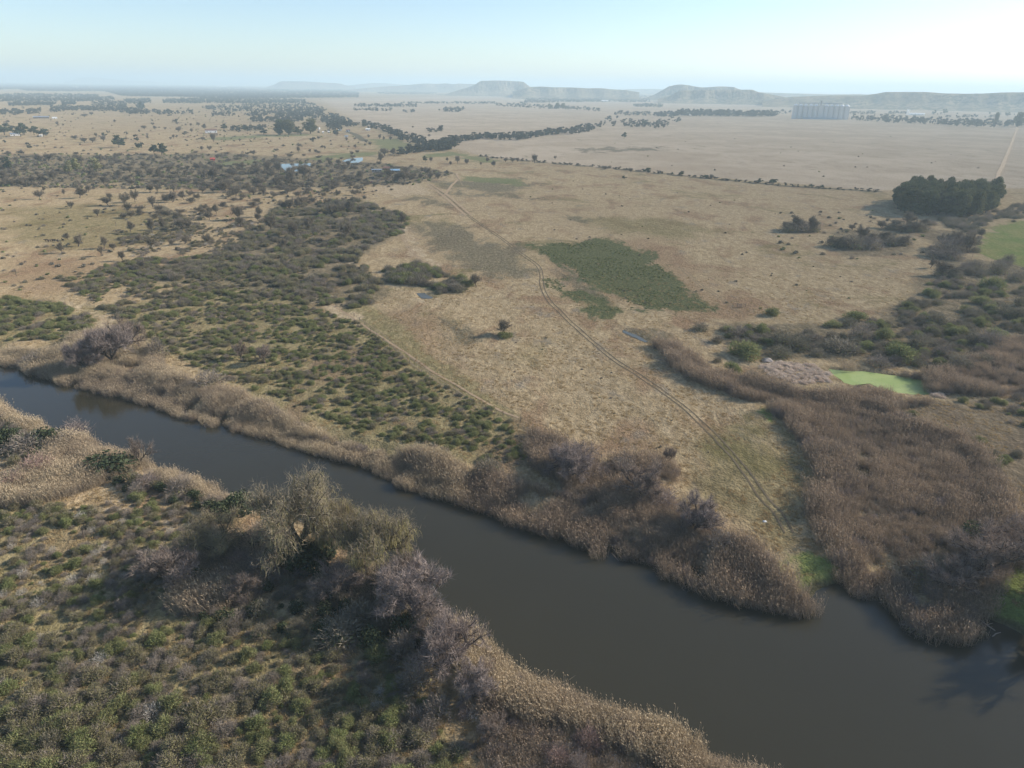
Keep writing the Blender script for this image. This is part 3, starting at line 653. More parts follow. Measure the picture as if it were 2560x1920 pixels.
hill('hill', Z(0, 180, .226, [(700, 112), (800, 97), (850, 68), (960, 57), (1080, 60), (1250, 78), (1400, 96), (1550, 99), (1700, 107), (1850, 118)]), 0, 3000, 1, dist=24000)
hill('hill', Z(500, 180, .226, [(-900, 118), (-400, 108), (0, 112), (300, 122), (600, 132), (800, 138)]), 0, 3000, 11, dist=30000)
hill('mesa', Z(500, 180, .226, [(740, 165), (820, 140), (870, 110), (900, 102), (1050, 103), (1150, 103), (1250, 110), (1400, 118), (1500, 122), (1560, 130), (1610, 146), (1720, 160)]), 0, 2600, 2, dist=11500)
hill('hill', Z(500, 180, .226, [(1560, 165), (1650, 148), (1800, 131), (1900, 123), (2050, 123), (2212, 137), (2420, 145)]), 0, 2500, 3, dist=13500)
hill('hill', Z(1000, 180, .226, [(-700, 212), (-500, 190), (-320, 172), (-100, 155), (0, 151), (100, 141), (260, 127), (420, 130), (500, 125), (600, 134), (640, 127), (830, 133), (1000, 160)]), 0, 1800, 4, dist=9200)
hill('mesa', Z(1000, 180, .226, [(420, 262), (500, 250), (560, 230), (650, 200), (740, 175), (830, 140), (880, 105), (910, 97), (1060, 95), (1170, 97), (1300, 103), (1370, 110), (1400, 135), (1440, 165), (1500, 195), (1560, 225), (1650, 252), (1780, 264)]), 0, 1500, 5, dist=6300)
hill('hill', Z(1000, 180, .226, [(1250, 215), (1420, 165), (1560, 160), (1700, 168), (1900, 170), (2080, 180), (2212, 178), (2330, 190), (2500, 200), (2650, 225)]), 0, 1600, 6, dist=5200)
hill('hill', Z(1500, 180, .226, [(150, 215), (300, 190), (450, 188), (600, 186), (760, 195), (900, 230)]), 0, 1600, 7, dist=10500)
hill('mesa', Z(1500, 180, .226, [(520, 285), (600, 250), (690, 200), (760, 158), (850, 140), (900, 138), (980, 145), (1050, 160), (1130, 170), (1200, 168), (1300, 160), (1380, 160), (1480, 165), (1530, 186), (1600, 205), (1700, 240)]), 0, 1100, 8, dist=5400)
hill('hill', Z(1500, 180, .226, [(640, 300), (780, 262), (830, 232), (880, 206), (1000, 200), (1300, 194), (1690, 195), (1730, 215), (1800, 232), (1950, 258), (2150, 300)]), 0, 700, 9, dist=4400)
hill('hill', Z(1500, 180, .479, [(700, 118), (830, 106), (1000, 112), (1200, 117), (1360, 115), (1450, 122), (1600, 130)]), 0, 1500, 10, dist=7000)
hill('hill', Z(1500, 180, .479, [(850, 150), (1000, 130), (1200, 122), (1380, 122), (1450, 112), (1490, 104), (1600, 103), (1700, 104), (1800, 111), (1900, 113), (2000, 112), (2100, 106), (2212, 105), (2500, 108), (2800, 120)]), 0, 900, 12, dist=3900)
# ------------------------------------------------------------------ placing things
USED = {}
def where(x, y):
    return 'at %d%% across, %d%% down' % (round(x / 25.6), round(y / 19.2))
def unique(lb, x, y):
    """one label, one thing: where two look-alikes fall on the same percent, say the place finer"""
    s = lb + ', ' + where(x, y)
    if s in USED: s = lb + ', %.1f%% across, %.1f%% down' % (x / 25.6, y / 19.2)
    while s in USED:
        x += 1.3; s = lb + ', %.1f%% across, %.1f%% down' % (x / 25.6, y / 19.2)
    USED[s] = 1; return s
class Proto:
    def __init__(s, pair):
        s.trunk, s.crown = pair; s.w, s.h = proto_width(s.crown)
def spot(x, y):
    g = G([(x, y)])[0]; z = hz(*g)
    for _ in range(3):
        g = G([(x, y)], z)[0]; z = hz(*g)
    return g[0], g[1], z
def metres(g, wpx, hpx):
    zc = proj([g])[0, 2]; return wpx * zc / F_PX, hpx * zc / (F_PX * cp)
def tree(name, pr, x, y, wpx, hpx, label, cat='tree', group=None, rz=None, place=False):
    g = spot(x, y); w, h = metres(g, wpx, hpx); r = random.uniform(0, 6.28) if rz is None else rz
    o = empty(name, (g[0], g[1], g[2] - .05), r, (w / pr.w, w / pr.w, h / pr.h))
    t = bpy.data.objects.new('trunk', pr.trunk); c = bpy.data.objects.new('crown', pr.crown)
    for k in (t, c): col.objects.link(k); k.parent = o
    tag(o, unique(label, x, y - hpx * .5) if place else label, cat, group); return o
def bush(name, me, x, y, wpx, hpx, label, cat='shrub', group=None, place=True, size=None):
    g = spot(x, y) if size is None else (x, y, hz(x, y))
    w, h = metres(g, wpx, hpx) if size is None else size
    o = link_mesh(name, me); pw, ph = SHW[me.name]
    o.location = (g[0], g[1], g[2] - .04); o.rotation_euler = (0, 0, random.uniform(0, 6.28)); o.scale = (w / pw, w / pw, h / ph)
    q = proj([(g[0], g[1], g[2] + h * .5)])[0]
    tag(o, unique(label, q[0], q[1]) if place else label, cat, group); return o

K = {}
K['green'] = [shrub(20 + i, M['green'], 1500, .050, 260, .60, M['olive'], 10) for i in range(3)]
K['olive'] = [shrub(30 + i, M['olive'], 1400, .048, 420, .62, M['grey'], 10) for i in range(3)]
K['grey'] = [twig_bush(40 + i, M['grey'], 1500, .62, .013, M['olive'], 90) for i in range(3)]
K['dusk'] = [twig_bush(50 + i, M['dusk'], 1500, .60, .017, M['green'], 110) for i in range(3)]
K['mauve'] = [twig_bush(60 + i, M['mauve'], 1900, .75, .010) for i in range(2)]
K['pink'] = [twig_bush(64 + i, M['pink'], 1700, .78, .011) for i in range(2)]
K['pale'] = [twig_bush(70, M['pale'], 500, .45, .014)]
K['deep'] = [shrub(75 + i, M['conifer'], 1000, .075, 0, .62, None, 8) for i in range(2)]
K['low'] = [shrub(80, M['dusk'], 90, .26, 0, .55, None, 5), shrub(81, M['green'], 90, .26, 0, .55, None, 5)]
SHW = {me.name: proto_width(me) for v in K.values() for me in v}
WORD = {'green': 'bright green leafy shrub', 'olive': 'dull olive shrub', 'grey': 'leafless grey shrub', 'dusk': 'dark grey-green thorn bush', 'mauve': 'bare mauve bush', 'pink': 'bare pinkish bush',
        'pale': 'whitish dry shrub', 'deep': 'deep green shrub'}

BARE = [Proto(bare_tree(1 + i, M['twig'], 7500, .10, .0042, trunk=.14, limbs=6, levels=3, L=.34, spread=.6, up=.22)) for i in range(3)]
MAUVE = [Proto(bare_tree(11 + i, M['mauve'], 11000, .11, .0046, trunk=.10, limbs=7, levels=3, L=.34, spread=.62, up=.25, stems=1)) for i in range(2)]
SPIKY = Proto(bare_tree(15, M['twig'], 1200, .12, .0045, trunk=.10, limbs=5, levels=3, L=.36, spread=.4, up=.35))
WILLOW = [Proto(willow(21)), Proto(willow(22, 4200, M['yellowwillow']))]
THORN = [Proto(thorn(31 + i, M['thorn'])) for i in range(4)]
EUC = [Proto(leafy_tree(41 + i, M['euc'], 3600, .055, .30, .27, 30, .16)) for i in range(3)]
BROAD = [Proto(leafy_tree(51 + i, M['conifer'], 1100, .085, .2, .36, 14, .32)) for i in range(2)]
POPLAR = [Proto(leafy_tree(56 + i, M['yellow'], 900, .075, .15, .17, 14, .25)) for i in range(2)]

# ------------------------------------------------------------------ trees on the river banks
tree('willow_tree', WILLOW[0], 745, 1400, 250, 205, 'tall grey-green willow drooping over the near bank, largest crown beside the river', 'tree', rz=.4)
tree('willow_tree', WILLOW[1], 838, 1385, 130, 140, 'yellowish willow leaning over the water just right of the tallest willow', 'tree', rz=2.0)
tree('willow_tree', WILLOW[1], 938, 1445, 195, 170, 'rounded yellow-green willow at the river edge, left of the bare mauve tree', 'tree', rz=4.1)
tree('willow_tree', WILLOW[0], 540, 1400, 150, 112, 'small yellowish willow standing inland, left of the tallest willow', 'tree', rz=3.0)
tree('bare_tree', MAUVE[0], 1040, 1545, 185, 150, 'big leafless mauve-brown tree with fanned branches at the near water edge', 'tree')
tree('bare_tree', MAUVE[1], 1120, 1685, 170, 150, 'leafless lilac-grey tree beside the near reeds, below the fanned mauve tree', 'tree')
tree('bare_tree', MAUVE[0], 1180, 1745, 110, 90, 'lower leafless lilac tree at the foot of the lilac-grey one', 'tree')
tree('bare_tree', BARE[2], 1000, 1490, 130, 110, 'leafless grey-brown tree between the rounded willow and the fanned mauve tree', 'tree')
tree('bare_tree', BARE[1], 1075, 1620, 120, 105, 'leafless grey-brown tree between the fanned mauve and the lilac-grey tree', 'tree')
tree('bare_tree', BARE[0], 1226, 1852, 80, 80, 'small dark leafless tree standing in flattened straw by the near reeds', 'tree')
tree('bare_tree', BARE[1], 620, 1500, 100, 80, 'leafless grey tree behind the tall reeds below the tallest willow', 'tree')
tree('bare_tree', BARE[2], 430, 1470, 150, 95, 'pale leafless tree at the left end of the inland reed stand', 'tree')
tree('bare_tree', BARE[1], 870, 1500, 170, 100, 'grey leafless tree in the shade between the willows and the mauve tree', 'tree')
tree('bare_tree', SPIKY, 350, 1165, 75, 72, 'thin spiky leafless tree on the near bank between two reed stands', 'tree')
tree('bare_tree', BARE[0], 330, 880, 95, 80, 'leafless brown tree with dark trunk on the far bank at left', 'tree')
tree('bare_tree', MAUVE[1], 281, 912, 110, 90, 'leafless mauve tree left of the dark-trunked tree on the far bank', 'tree')
tree('bare_tree', MAUVE[0], 215, 925, 90, 70, 'leftmost leafless mauve tree on the far bank', 'tree')
tree('bare_tree', BARE[2], 663, 908, 42, 45, 'round leafless grey tree among green shrubs beyond the far bank', 'tree')
tree('bare_tree', BARE[1], 606, 900, 40, 50, 'slender leafless tree left of the round grey tree among green shrubs', 'tree')
tree('bare_tree', MAUVE[1], 1428, 1200, 140, 85, 'leafless mauve tree rising from the reeds at the end of the field fence', 'tree')
tree('bare_tree', BARE[0], 1600, 1255, 125, 100, 'wide leafless brown tree in the far reed thicket', 'tree')
tree('bare_tree', BARE[2], 1672, 1156, 34, 38, 'little leafless tree at the edge of the dry field behind the reed thicket', 'tree')
tree('bare_tree', MAUVE[0], 1735, 1325, 120, 85, 'leafless mauve tree at the right end of the far reed thicket', 'tree')
tree('bare_tree', BARE[0], 2440, 1440, 190, 130, 'spreading leafless grey tree above the reed point by the green lawn', 'tree')
tree('bare_tree', BARE[1], 2530, 1420, 150, 120, 'leafless lilac-grey tree at the upper edge of the green lawn', 'tree')
tree('bare_tree', BARE[2], 2360, 1470, 120, 80, 'low leafless tree in shade at the back of the reed point', 'tree')
tree('bare_tree', MAUVE[0], 2660, 1500, 190, 170, 'leafless tree on the lawn just beyond the right edge, shadowing the grass', 'tree')
tree('bare_tree', BARE[0], 2720, 1590, 190, 190, 'tall leafless tree nearest the water beyond the right edge of the lawn', 'tree')
tree('bare_tree', BARE[2], 395, 1450, 60, 55, 'small leafless tree alone in the near scrub left of the reeds', 'tree')
tree('thorn_tree', THORN[1], 1255, 838, 46, 36, 'lone dark thorn tree in the open dry field, shadow at its left', 'tree')
bush('shrub', K['green'][0], 1262, 842, 40, 12, 'low green growth round the foot of the lone field tree', place=False)
tree('thorn_tree', THORN[2], 1191, 716, 28, 30, 'upright thorn tree at the right tip of the dark bush by the puddle', 'tree')
for x, y, w, h, k, lb in [(192, 1095, 78, 50, 'mauve', 'rounded mauve bush sticking out over the river at the near bank'), (97, 1190, 90, 62, 'pink', 'reddish pink bush amid straw-coloured reeds on the near bank'),
        (40, 1225, 70, 50, 'pink', 'reddish bush at the left edge below the straw reeds'), (285, 1188, 120, 50, 'deep', 'dark domed shrub beside the thin spiky tree'), (370, 1218, 70, 46, 'mauve', 'greyish mauve bush just right of the dark domed shrub'),
        (455, 1232, 80, 45, 'grey', 'leafless grey dome bush in front of the golden reeds'), (1472, 1868, 72, 62, 'pink', 'upper of the pink bushes in the litter by the near reeds'), (1395, 1915, 70, 62, 'pink', 'left lower pink bush in the litter by the near reeds'),
        (1445, 1925, 66, 55, 'mauve', 'right lower mauve bush in the litter by the near reeds'), (525, 968, 95, 42, 'grey', 'wide grey dome bush behind the far reeds'), (1220, 1188, 80, 46, 'dusk', 'dark dome bush at the back of the far reeds below the shrub field'),
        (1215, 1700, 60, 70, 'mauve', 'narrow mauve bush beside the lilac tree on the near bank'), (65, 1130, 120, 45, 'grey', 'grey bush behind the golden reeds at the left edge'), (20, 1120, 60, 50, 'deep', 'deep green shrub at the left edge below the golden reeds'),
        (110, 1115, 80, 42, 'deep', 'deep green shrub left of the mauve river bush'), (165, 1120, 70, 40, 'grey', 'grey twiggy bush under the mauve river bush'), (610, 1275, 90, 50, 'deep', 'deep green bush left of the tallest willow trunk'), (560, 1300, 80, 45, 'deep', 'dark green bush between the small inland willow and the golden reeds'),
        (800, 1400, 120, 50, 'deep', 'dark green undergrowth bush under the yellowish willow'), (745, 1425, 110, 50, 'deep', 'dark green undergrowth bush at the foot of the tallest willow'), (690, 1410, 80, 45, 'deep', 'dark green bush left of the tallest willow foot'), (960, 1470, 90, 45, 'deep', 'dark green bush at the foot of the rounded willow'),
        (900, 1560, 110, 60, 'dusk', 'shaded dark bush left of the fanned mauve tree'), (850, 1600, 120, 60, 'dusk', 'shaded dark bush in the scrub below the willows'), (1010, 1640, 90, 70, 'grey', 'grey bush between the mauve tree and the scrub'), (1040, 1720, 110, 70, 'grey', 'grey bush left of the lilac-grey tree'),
        (1090, 1790, 90, 60, 'grey', 'grey bush below the lilac-grey tree'), (600, 1420, 70, 50, 'mauve', 'mauve bush between the small and the tallest willow'), (660, 1450, 100, 70, 'grey', 'grey bush in front of the tallest willow'), (2450, 1360, 90, 50, 'deep', 'dark green bush behind the leafless trees above the lawn'),
        (2540, 1350, 100, 70, 'mauve', 'mauve bush at the right edge above the lawn'), (2330, 1450, 120, 60, 'dusk', 'shaded bush along the back of the reed point'), (1500, 1205, 70, 50, 'mauve', 'mauve bush below the mauve tree in the far thicket'), (1560, 1190, 90, 50, 'grey', 'grey bush beside the wide brown tree in the far thicket'),
        (1660, 1275, 90, 60, 'mauve', 'mauve bush right of the wide brown tree in the far thicket'), (1800, 1375, 100, 50, 'grey', 'grey bush toward the tip of the far reed spit'), (250, 870, 90, 40, 'mauve', 'mauve bush behind the leafless trees on the far bank'), (95, 915, 90, 30, 'grey', 'grey-green bush on the far bank near the left edge'),
        (395, 895, 60, 50, 'grey', 'grey bush right of the dark-trunked far bank tree')]:
    o = bush('shrub', random.choice(K[k]), x, y, w, h, lb, place=False)

# ------------------------------------------------------------------ thorn trees over the plain
def trees(lst, sets, label, group, name='thorn_tree', fx=1.0):
    for q in lst: tree(name, random.choice(sets), q[0], q[1], q[2] * fx, q[3], label, 'tree', group, place=True)
z1 = [(245,780,50,60),(268,735,30,25),(393,758,35,30),(490,775,60,80),(545,740,40,60),(438,838,40,45),(600,885,40,50),(665,820,50,70),(680,780,35,45),(790,865,60,50),(770,820,70,80),(830,800,70,60),(920,740,50,60),(970,740,50,50),(1070,740,50,50),(1060,800,60,70),(1130,785,50,60),(940,830,60,60),(1240,740,35,60),(1310,740,30,50),(1390,740,65,70),(1450,765,50,60),(1555,755,40,50),(1590,710,50,90),(1620,750,40,50),(1700,700,55,70),(1765,752,40,45),(1800,690,70,80),(1860,650,70,90),(1780,845,60,60),(1840,820,50,60),(2040,695,30,60),(2150,860,60,60),(2040,880,60,90),(1330,870,50,50),(1290,905,45,55),(1470,910,80,90),(1590,890,60,60),(860,878,40,35)]
trees([(a, b, d, c) for a, b, c, d in Z(0, 180, .4069, z1)], THORN, 'grey thorn tree on the golden plain', 'thorn trees on the plain beyond the scrub')
z1b = [(1140,640,35,45),(1260,655,50,60),(1300,655,50,70),(1430,645,40,60),(985,655,60,60),(920,640,45,60),(860,640,40,50),(640,690,45,50),(335,668,60,60),(210,690,45,60),(140,695,50,60),(260,670,40,50),(80,700,40,60),(30,690,40,50),(20,650,45,60),(110,655,40,50),(740,655,45,60),(800,620,40,60),(560,640,40,50),(1040,610,45,60),(1200,600,40,60),(1350,610,45,60),(1480,600,40,60),(1580,620,50,70),(1650,600,45,60),(300,545,40,70),(230,555,45,60),(500,560,40,60),(620,560,40,50),(880,590,40,50)]
trees([(a, b, d, c) for a, b, c, d in Z(0, 180, .4069, z1b)], THORN, 'grey tree in the brushwood belt', 'trees in the brushwood belt before the ponds')
z4 = [(800,200,65,60),(935,205,85,70),(1000,180,70,60),(1110,185,65,80),(1160,180,60,60),(850,260,50,50),(940,300,65,60),(1275,270,60,60),(420,245,40,50),(480,285,70,60),(385,325,60,55),(640,300,70,60),(625,345,60,40),(700,305,40,50),(755,375,60,45),(875,425,60,60),(1135,270,50,60),(1060,280,35,40),(1480,165,60,60),(1590,130,50,50),(1660,185,90,80),(1810,225,90,80),(1900,190,80,70),(2130,250,110,110),(1740,300,60,70),(1330,80,50,50),(1290,120,45,50)]
trees([(a, b, d, c) for a, b, c, d in Z(0, 500, .4069, z4)], THORN, 'dark thorn tree with a bare trunk on open grass', 'thorn trees above the scrub')
z5 = [(560,200,40,50),(325,150,50,50),(375,155,45,40),(135,220,50,50),(285,160,40,45),(240,155,45,40),(75,130,40,40),(40,130,40,40)]
trees(Z(700, 450, .5425, z5), THORN, 'dark thorn tree at the edge of the dusky bush', 'thorn trees round the dusky bush')
z6 = [(725,200,110,90),(835,200,90,90),(690,190,80,50),(1160,270,90,100),(1230,300,130,80),(1070,310,150,70),(1010,300,120,60),(1330,280,130,70),(1420,290,90,60),(1780,310,120,110),(1700,310,130,90),(1850,340,90,130),(1640,360,120,60),(1760,370,140,70),(1610,437,60,60),(1690,490,110,90),(1760,490,90,60),(1940,240,55,50),(1450,165,100,80),(1380,190,80,60),(1500,205,100,70),(1300,180,80,45),(1580,165,70,40),(1110,190,60,30),(1420,205,80,50)]
trees(Z(1700, 500, .389, z6), THORN, 'spreading grey thorn tree below the gum grove', 'thorn trees between the grove and the algae pond')
z3 = [(1165,995,60,40),(1240,1000,70,45),(1305,995,50,45),(1490,1010,80,90),(1715,970,35,40),(640,1015,60,80),(740,1020,60,55),(960,1000,55,50),(1040,1050,80,60),(895,1035,35,35),(560,1030,35,40),(280,995,60,60),(340,1000,50,55),(525,990,45,40),(70,860,45,40),(640,790,70,70),(605,835,50,60),(550,845,40,40),(515,1140,50,50),(60,1120,90,70),(280,1120,50,40),(755,760,40,45),(800,755,50,40),(325,720,35,30),(145,620,30,20),(440,430,30,20),(130,1170,80,50),(220,1180,80,50),(330,1180,80,60),(420,1180,80,60),(50,1220,120,130)]
trees(Z(1000, 180, .226, z3), THORN + BROAD[:1], 'dark tree near the meeting of the hedge lines', 'trees round the meeting of the hedge lines', 'field_tree')
z4a = [(50,1080,90,35),(345,1110,60,45),(520,1125,80,60),(795,1135,40,25),(900,1145,55,45),(1165,1180,60,40),(1240,1180,70,45),(1770,1225,60,45),(1915,1240,100,50),(265,1185,55,35),(265,740,55,65),(500,590,70,50),(1880,1240,50,40),(2330,1270,50,30),(2450,1285,60,35)]
trees(Z(1500, 180, .226, z4a), BROAD + THORN[:1], 'round bush-like tree on the straight hedge line', 'trees along the straight hedge line', 'field_tree')
z2 = [(1095,885,50,55),(1215,895,30,40),(1380,860,30,40),(1720,845,50,40),(590,920,80,50),(440,770,35,30),(1305,745,50,30),(1515,710,60,50),(1860,730,40,35),(1985,740,45,50),(2030,760,40,45),(2110,755,40,40),(1885,815,50,40),(1840,790,40,40),(150,770,70,90),(60,640,60,60),(1625,760,40,35),(1710,750,40,25),(840,1000,40,40),(190,960,50,50),(1455,1125,70,45),(1775,1170,50,70),(1650,1190,40,50),(20,870,60,45),(110,870,60,50),(30,760,60,40),(2050,930,110,80),(1990,1010,90,110),(2150,930,90,80),(1330,1020,60,50),(1430,1040,60,60),(1540,1030,70,60),(1640,1050,60,70),(870,1110,80,110),(740,1110,90,110),(640,1130,80,80),(350,1160,90,90),(150,1180,110,120),(60,1190,110,110),(1000,1200,130,150),(1130,1160,120,130),(900,1230,110,90),(650,1280,150,110),(700,1320,80,70),(330,1300,130,110),(250,1320,90,90),(2110,1180,120,100),(2180,1220,90,90),(1480,1250,110,60)]
trees(Z(500, 180, .226, z2), THORN, 'grey tree of the pond country', 'trees about the ponds and the tan paddock', 'field_tree')
z1a = [(1265,560,35,30),(640,600,40,50),(700,598,25,25),(1690,550,30,25),(1690,590,40,30),(1600,635,70,40),(1720,640,40,40),(1970,660,80,50),(1545,670,30,30),(2110,600,30,30),(1070,715,40,40),(1155,715,60,40),(830,750,90,45),(940,780,80,50),(1020,780,90,55),(1150,770,70,60),(270,605,40,25),(930,500,85,35),(1010,480,50,35),(2200,600,40,40),(2120,670,30,40),(1960,580,40,25),(1210,675,15,25),(1930,555,60,25),(1830,640,30,30),(1640,745,40,45),(1390,755,40,30),(1520,770,30,40),(1890,750,30,30),(1920,740,30,45)]
trees(Z(0, 180, .226, z1a), THORN + BROAD[:1], 'small dark tree on the far tan plain', 'scattered trees on the far tan plain', 'field_tree')
for x, y, w, h, p, lb in [(298, 369, 32, 27, BROAD[0], 'dense dark evergreen on the left plain throwing a long shadow'), (346, 374, 15, 15, BROAD[1], 'small round dark tree right of the dense evergreen'), (386, 386, 22, 21, BROAD[1], 'left tree of the dark green pair on the left plain'), (405, 387, 30, 25, BROAD[0], 'right and larger tree of the dark green pair on the left plain'),
        (21, 428, 22, 32, BROAD[0], 'tall dark evergreen near the left edge'), (12, 338, 40, 24, BROAD[1], 'dark evergreen at the left edge beside a farmhouse'), (52, 342, 38, 30, BROAD[0], 'tallest evergreen over the farmhouse near the left edge'), (86, 338, 22, 20, BROAD[1], 'purple-grey tree right of the farmhouse evergreens'), (110, 342, 26, 18, BROAD[1], 'low tree at the right end of the farmhouse evergreens'),
        (174, 438, 20, 30, POPLAR[0], 'yellow-green poplar in the brushwood, leftmost of three'), (194, 432, 20, 32, POPLAR[1], 'yellow-green poplar in the brushwood, middle of three'), (243, 430, 26, 30, POPLAR[0], 'yellow-green poplar in the brushwood, rightmost of three'),
        (561, 325, 17, 14, BROAD[0], 'round dark tree behind the brown-roofed cottage'), (613, 328, 18, 12, BROAD[1], 'low dark tree right of the brown-roofed cottage'), (700, 337, 30, 32, EUC[0], 'left gum tree of the tall farm cluster'), (722, 338, 32, 33, EUC[1], 'brownish gum tree in the middle of the tall farm cluster'),
        (745, 337, 26, 18, BROAD[0], 'dark lower tree between the tall farm gums'), (776, 334, 36, 32, EUC[2], 'tall dark gum tree beside the white farm tank'), (660, 337, 18, 12, BROAD[1], 'low dark tree left of the tall farm cluster'), (840, 340, 16, 13, BROAD[1], 'dark tree by the white farm buildings'),
        (355, 275, 14, 18, BROAD[0], 'tall narrow far tree right of the farm wood'), (1375, 272, 9, 11, EUC[0], 'left tall gum on the far tree line under the mesa'), (1393, 272, 13, 13, EUC[1], 'middle tall gum on the far tree line under the mesa'), (1408, 272, 12, 12, EUC[2], 'right tall gum on the far tree line under the mesa'),
        (2487, 314, 12, 28, EUC[0], 'tall gum at the right end of the far tree line'), (2545, 318, 24, 32, EUC[1], 'large gum in the tree line at the right edge'), (2335, 286, 9, 10, BROAD[0], 'small far tree right of the white shed by the silos'), (2361, 287, 12, 13, BROAD[1], 'round far tree on the pale field right of the silos'),
        (2490, 292, 9, 9, BROAD[0], 'left tree of a far pair near the right edge'), (2518, 292, 13, 10, BROAD[1], 'right tree of a far pair near the right edge'), (1012, 285, 0, 0, None, '')]:
    if p: tree('evergreen_tree' if p in BROAD else 'gum_tree' if p in EUC else 'poplar_tree', p, x, y, w, h, lb, 'tree')

for i, q in enumerate(Z(1700, 500, .389, [(700,205,120,70),(780,205,130,85),(860,205,90,70),(1000,300,150,80),(1100,310,180,100),(1230,310,170,90),(1350,290,150,80),(1430,285,110,55),(1180,270,120,70),(1700,330,170,110),(1790,330,150,120),(1640,370,140,70),(1740,380,160,80),(1450,200,130,60),(1540,200,130,60),(1360,190,110,50),(1610,160,90,40),(1690,490,130,70),(1770,500,110,60)])):
    bush('shrub', random.choice(K['dusk'] + K['grey'][:1]), q[0], q[1], q[2], q[3] * .8, 'dark thorn bush below the gum grove', group='bushes below the gum grove')
# the grove
GROVE = G([(2236, 526), (2290, 541), (2433, 549), (2474, 530), (2488, 506), (2470, 497), (2380, 500), (2270, 497), (2245, 508)])
gp = fill(GROVE, 7.6, .42, 5)
for x, y in gp:
    pr = random.choice(EUC); h = random.gauss(16, 1.6) if random.random() < .9 else 11.5; w = random.uniform(8.5, 11.5)
    z = hz(x, y); o = empty('gum_tree', (x, y, z - .05), random.uniform(0, 6.28), (w / pr.w, w / pr.w, h / pr.h))
    for nm, me in (('trunk', pr.trunk), ('crown', pr.crown)):
        k = bpy.data.objects.new(nm, me); col.objects.link(k); k.parent = o
    q = proj([(x, y, z + h * .8)])[0]; tag(o, unique('dark gum tree in the dense grove', q[0], q[1]), 'tree', 'gum trees of the dense grove')

# ------------------------------------------------------------------ scrub: the largest as things, the rest as one mass
scrub_pts = []                             # x, y, width, height, kind, words
def scrub(px, step, size, mix, words, seed, aspect=(.42, .68), clump=(0, 1), keep=1.0, nz=14, ground=False, bank=4.0):
    P = fill(G(px) if not ground else px, step, .48, seed); r = np.random.default_rng(seed)
    ok = (-sdist(P, RIVER, 30) > bank) & (sdist(P, ALGAE, 12) < -1.5)
    n1 = vnoise(P, nz, seed); ok &= (n1 > clump[0] - 1) & (r.uniform(size=len(P)) < keep)
    P = P[ok]; n1 = n1[ok]; n2 = vnoise(P, 22, seed + 5)
    kinds = list(mix); pr = np.array([mix[k] for k in kinds], float); pr /= pr.sum()
    for i, (x, y) in enumerate(P):
        w = r.uniform(*size) * (1.0 + .22 * n1[i]) if r.uniform() > .25 else size[0] * r.uniform(.5, 1.0)
        p = pr * np.where(np.arange(len(kinds)) % 2 == 0, 1 + .5 * n2[i], 1 - .5 * n2[i]); p = np.clip(p, .002, None); p /= p.sum()
        scrub_pts.append((x, y, w, w * r.uniform(*aspect), kinds[r.choice(len(kinds), p=p)], words))
NEAR1 = [(-300, 1560), (0, 1560), (200, 1600), (330, 1600), (480, 1560), (700, 1560), (960, 1600), (1010, 1700), (1100, 1800), (1180, 1900), (1240, 2100), (-300, 2150)]
NEAR0 = [(-300, 1290), (0, 1270), (180, 1260), (330, 1225), (430, 1260), (560, 1310), (480, 1400), (430, 1500), (470, 1570), (330, 1610), (0, 1570), (-300, 1570)]
scrub(NEAR1, 1.6, (1.1, 3.6), {'olive': .46, 'grey': .22, 'green': .26, 'dusk': .05, 'pale': .03}, 'in the near scrub', 201)
scrub(NEAR0, 1.7, (.9, 2.6), {'olive': .36, 'grey': .26, 'green': .30, 'pale': .08}, 'on the sandy near bank', 202, clump=(.55, 1), nz=8)
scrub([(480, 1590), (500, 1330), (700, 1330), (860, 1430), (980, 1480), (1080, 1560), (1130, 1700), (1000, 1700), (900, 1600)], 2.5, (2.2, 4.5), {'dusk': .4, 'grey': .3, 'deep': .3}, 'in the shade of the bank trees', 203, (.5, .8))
scrub([(0, 1040), (60, 1080), (150, 1110), (200, 1180), (330, 1200), (480, 1240), (620, 1290), (560, 1310), (430, 1260), (300, 1230), (130, 1150), (0, 1170)], 2.6, (2.0, 4.2), {'grey': .4, 'deep': .35, 'olive': .25}, 'behind the golden near reeds', 204, (.5, .75))
MIDS = D([(330, 730), (480, 650), (640, 660), (765, 690), (885, 790), (1010, 860), (1100, 905), (1130, 960), (1140, 1010), (1040, 1000), (900, 960), (830, 950), (700, 905), (600, 860), (480, 815), (370, 770)])
scrub(MIDS, 1.85, (1.1, 2.7), {'green': .56, 'olive': .28, 'grey': .16}, 'in the green shrub field', 205, (.36, .52), clump=(.62, 1), nz=4.5)
scrub(D([(-200, 650), (0, 645), (130, 655), (200, 690), (190, 735), (60, 735), (-200, 735)]), 2.6, (2.0, 3.8), {'green': .6, 'olive': .3, 'grey': .1}, 'on the far bank at left', 206, (.36, .52), clump=(.55, 1), nz=6)
scrub(D([(120, 600), (300, 560), (500, 555), (640, 600), (760, 665), (640, 660), (480, 650), (330, 730), (250, 690), (180, 640)]), 2.5, (1.5, 3.8), {'green': .38, 'olive': .32, 'dusk': .18, 'grey': .15}, 'at the top of the shrub field', 207, (.36, .52), clump=(.58, 1), nz=9)
DARKBUSH = D([(270, 600), (400, 560), (480, 545), (540, 500), (600, 450), (700, 440), (770, 430), (880, 470), (880, 500), (800, 530), (770, 560), (800, 590), (870, 640), (760, 668), (640, 640), (560, 600), (400, 605)])
scrub(DARKBUSH, 2.9, (2.0, 5.6), {'dusk': .34, 'olive': .36, 'grey': .20, 'green': .14}, 'in the dusky bush', 208, (.36, .58), clump=(.80, 1), nz=9)
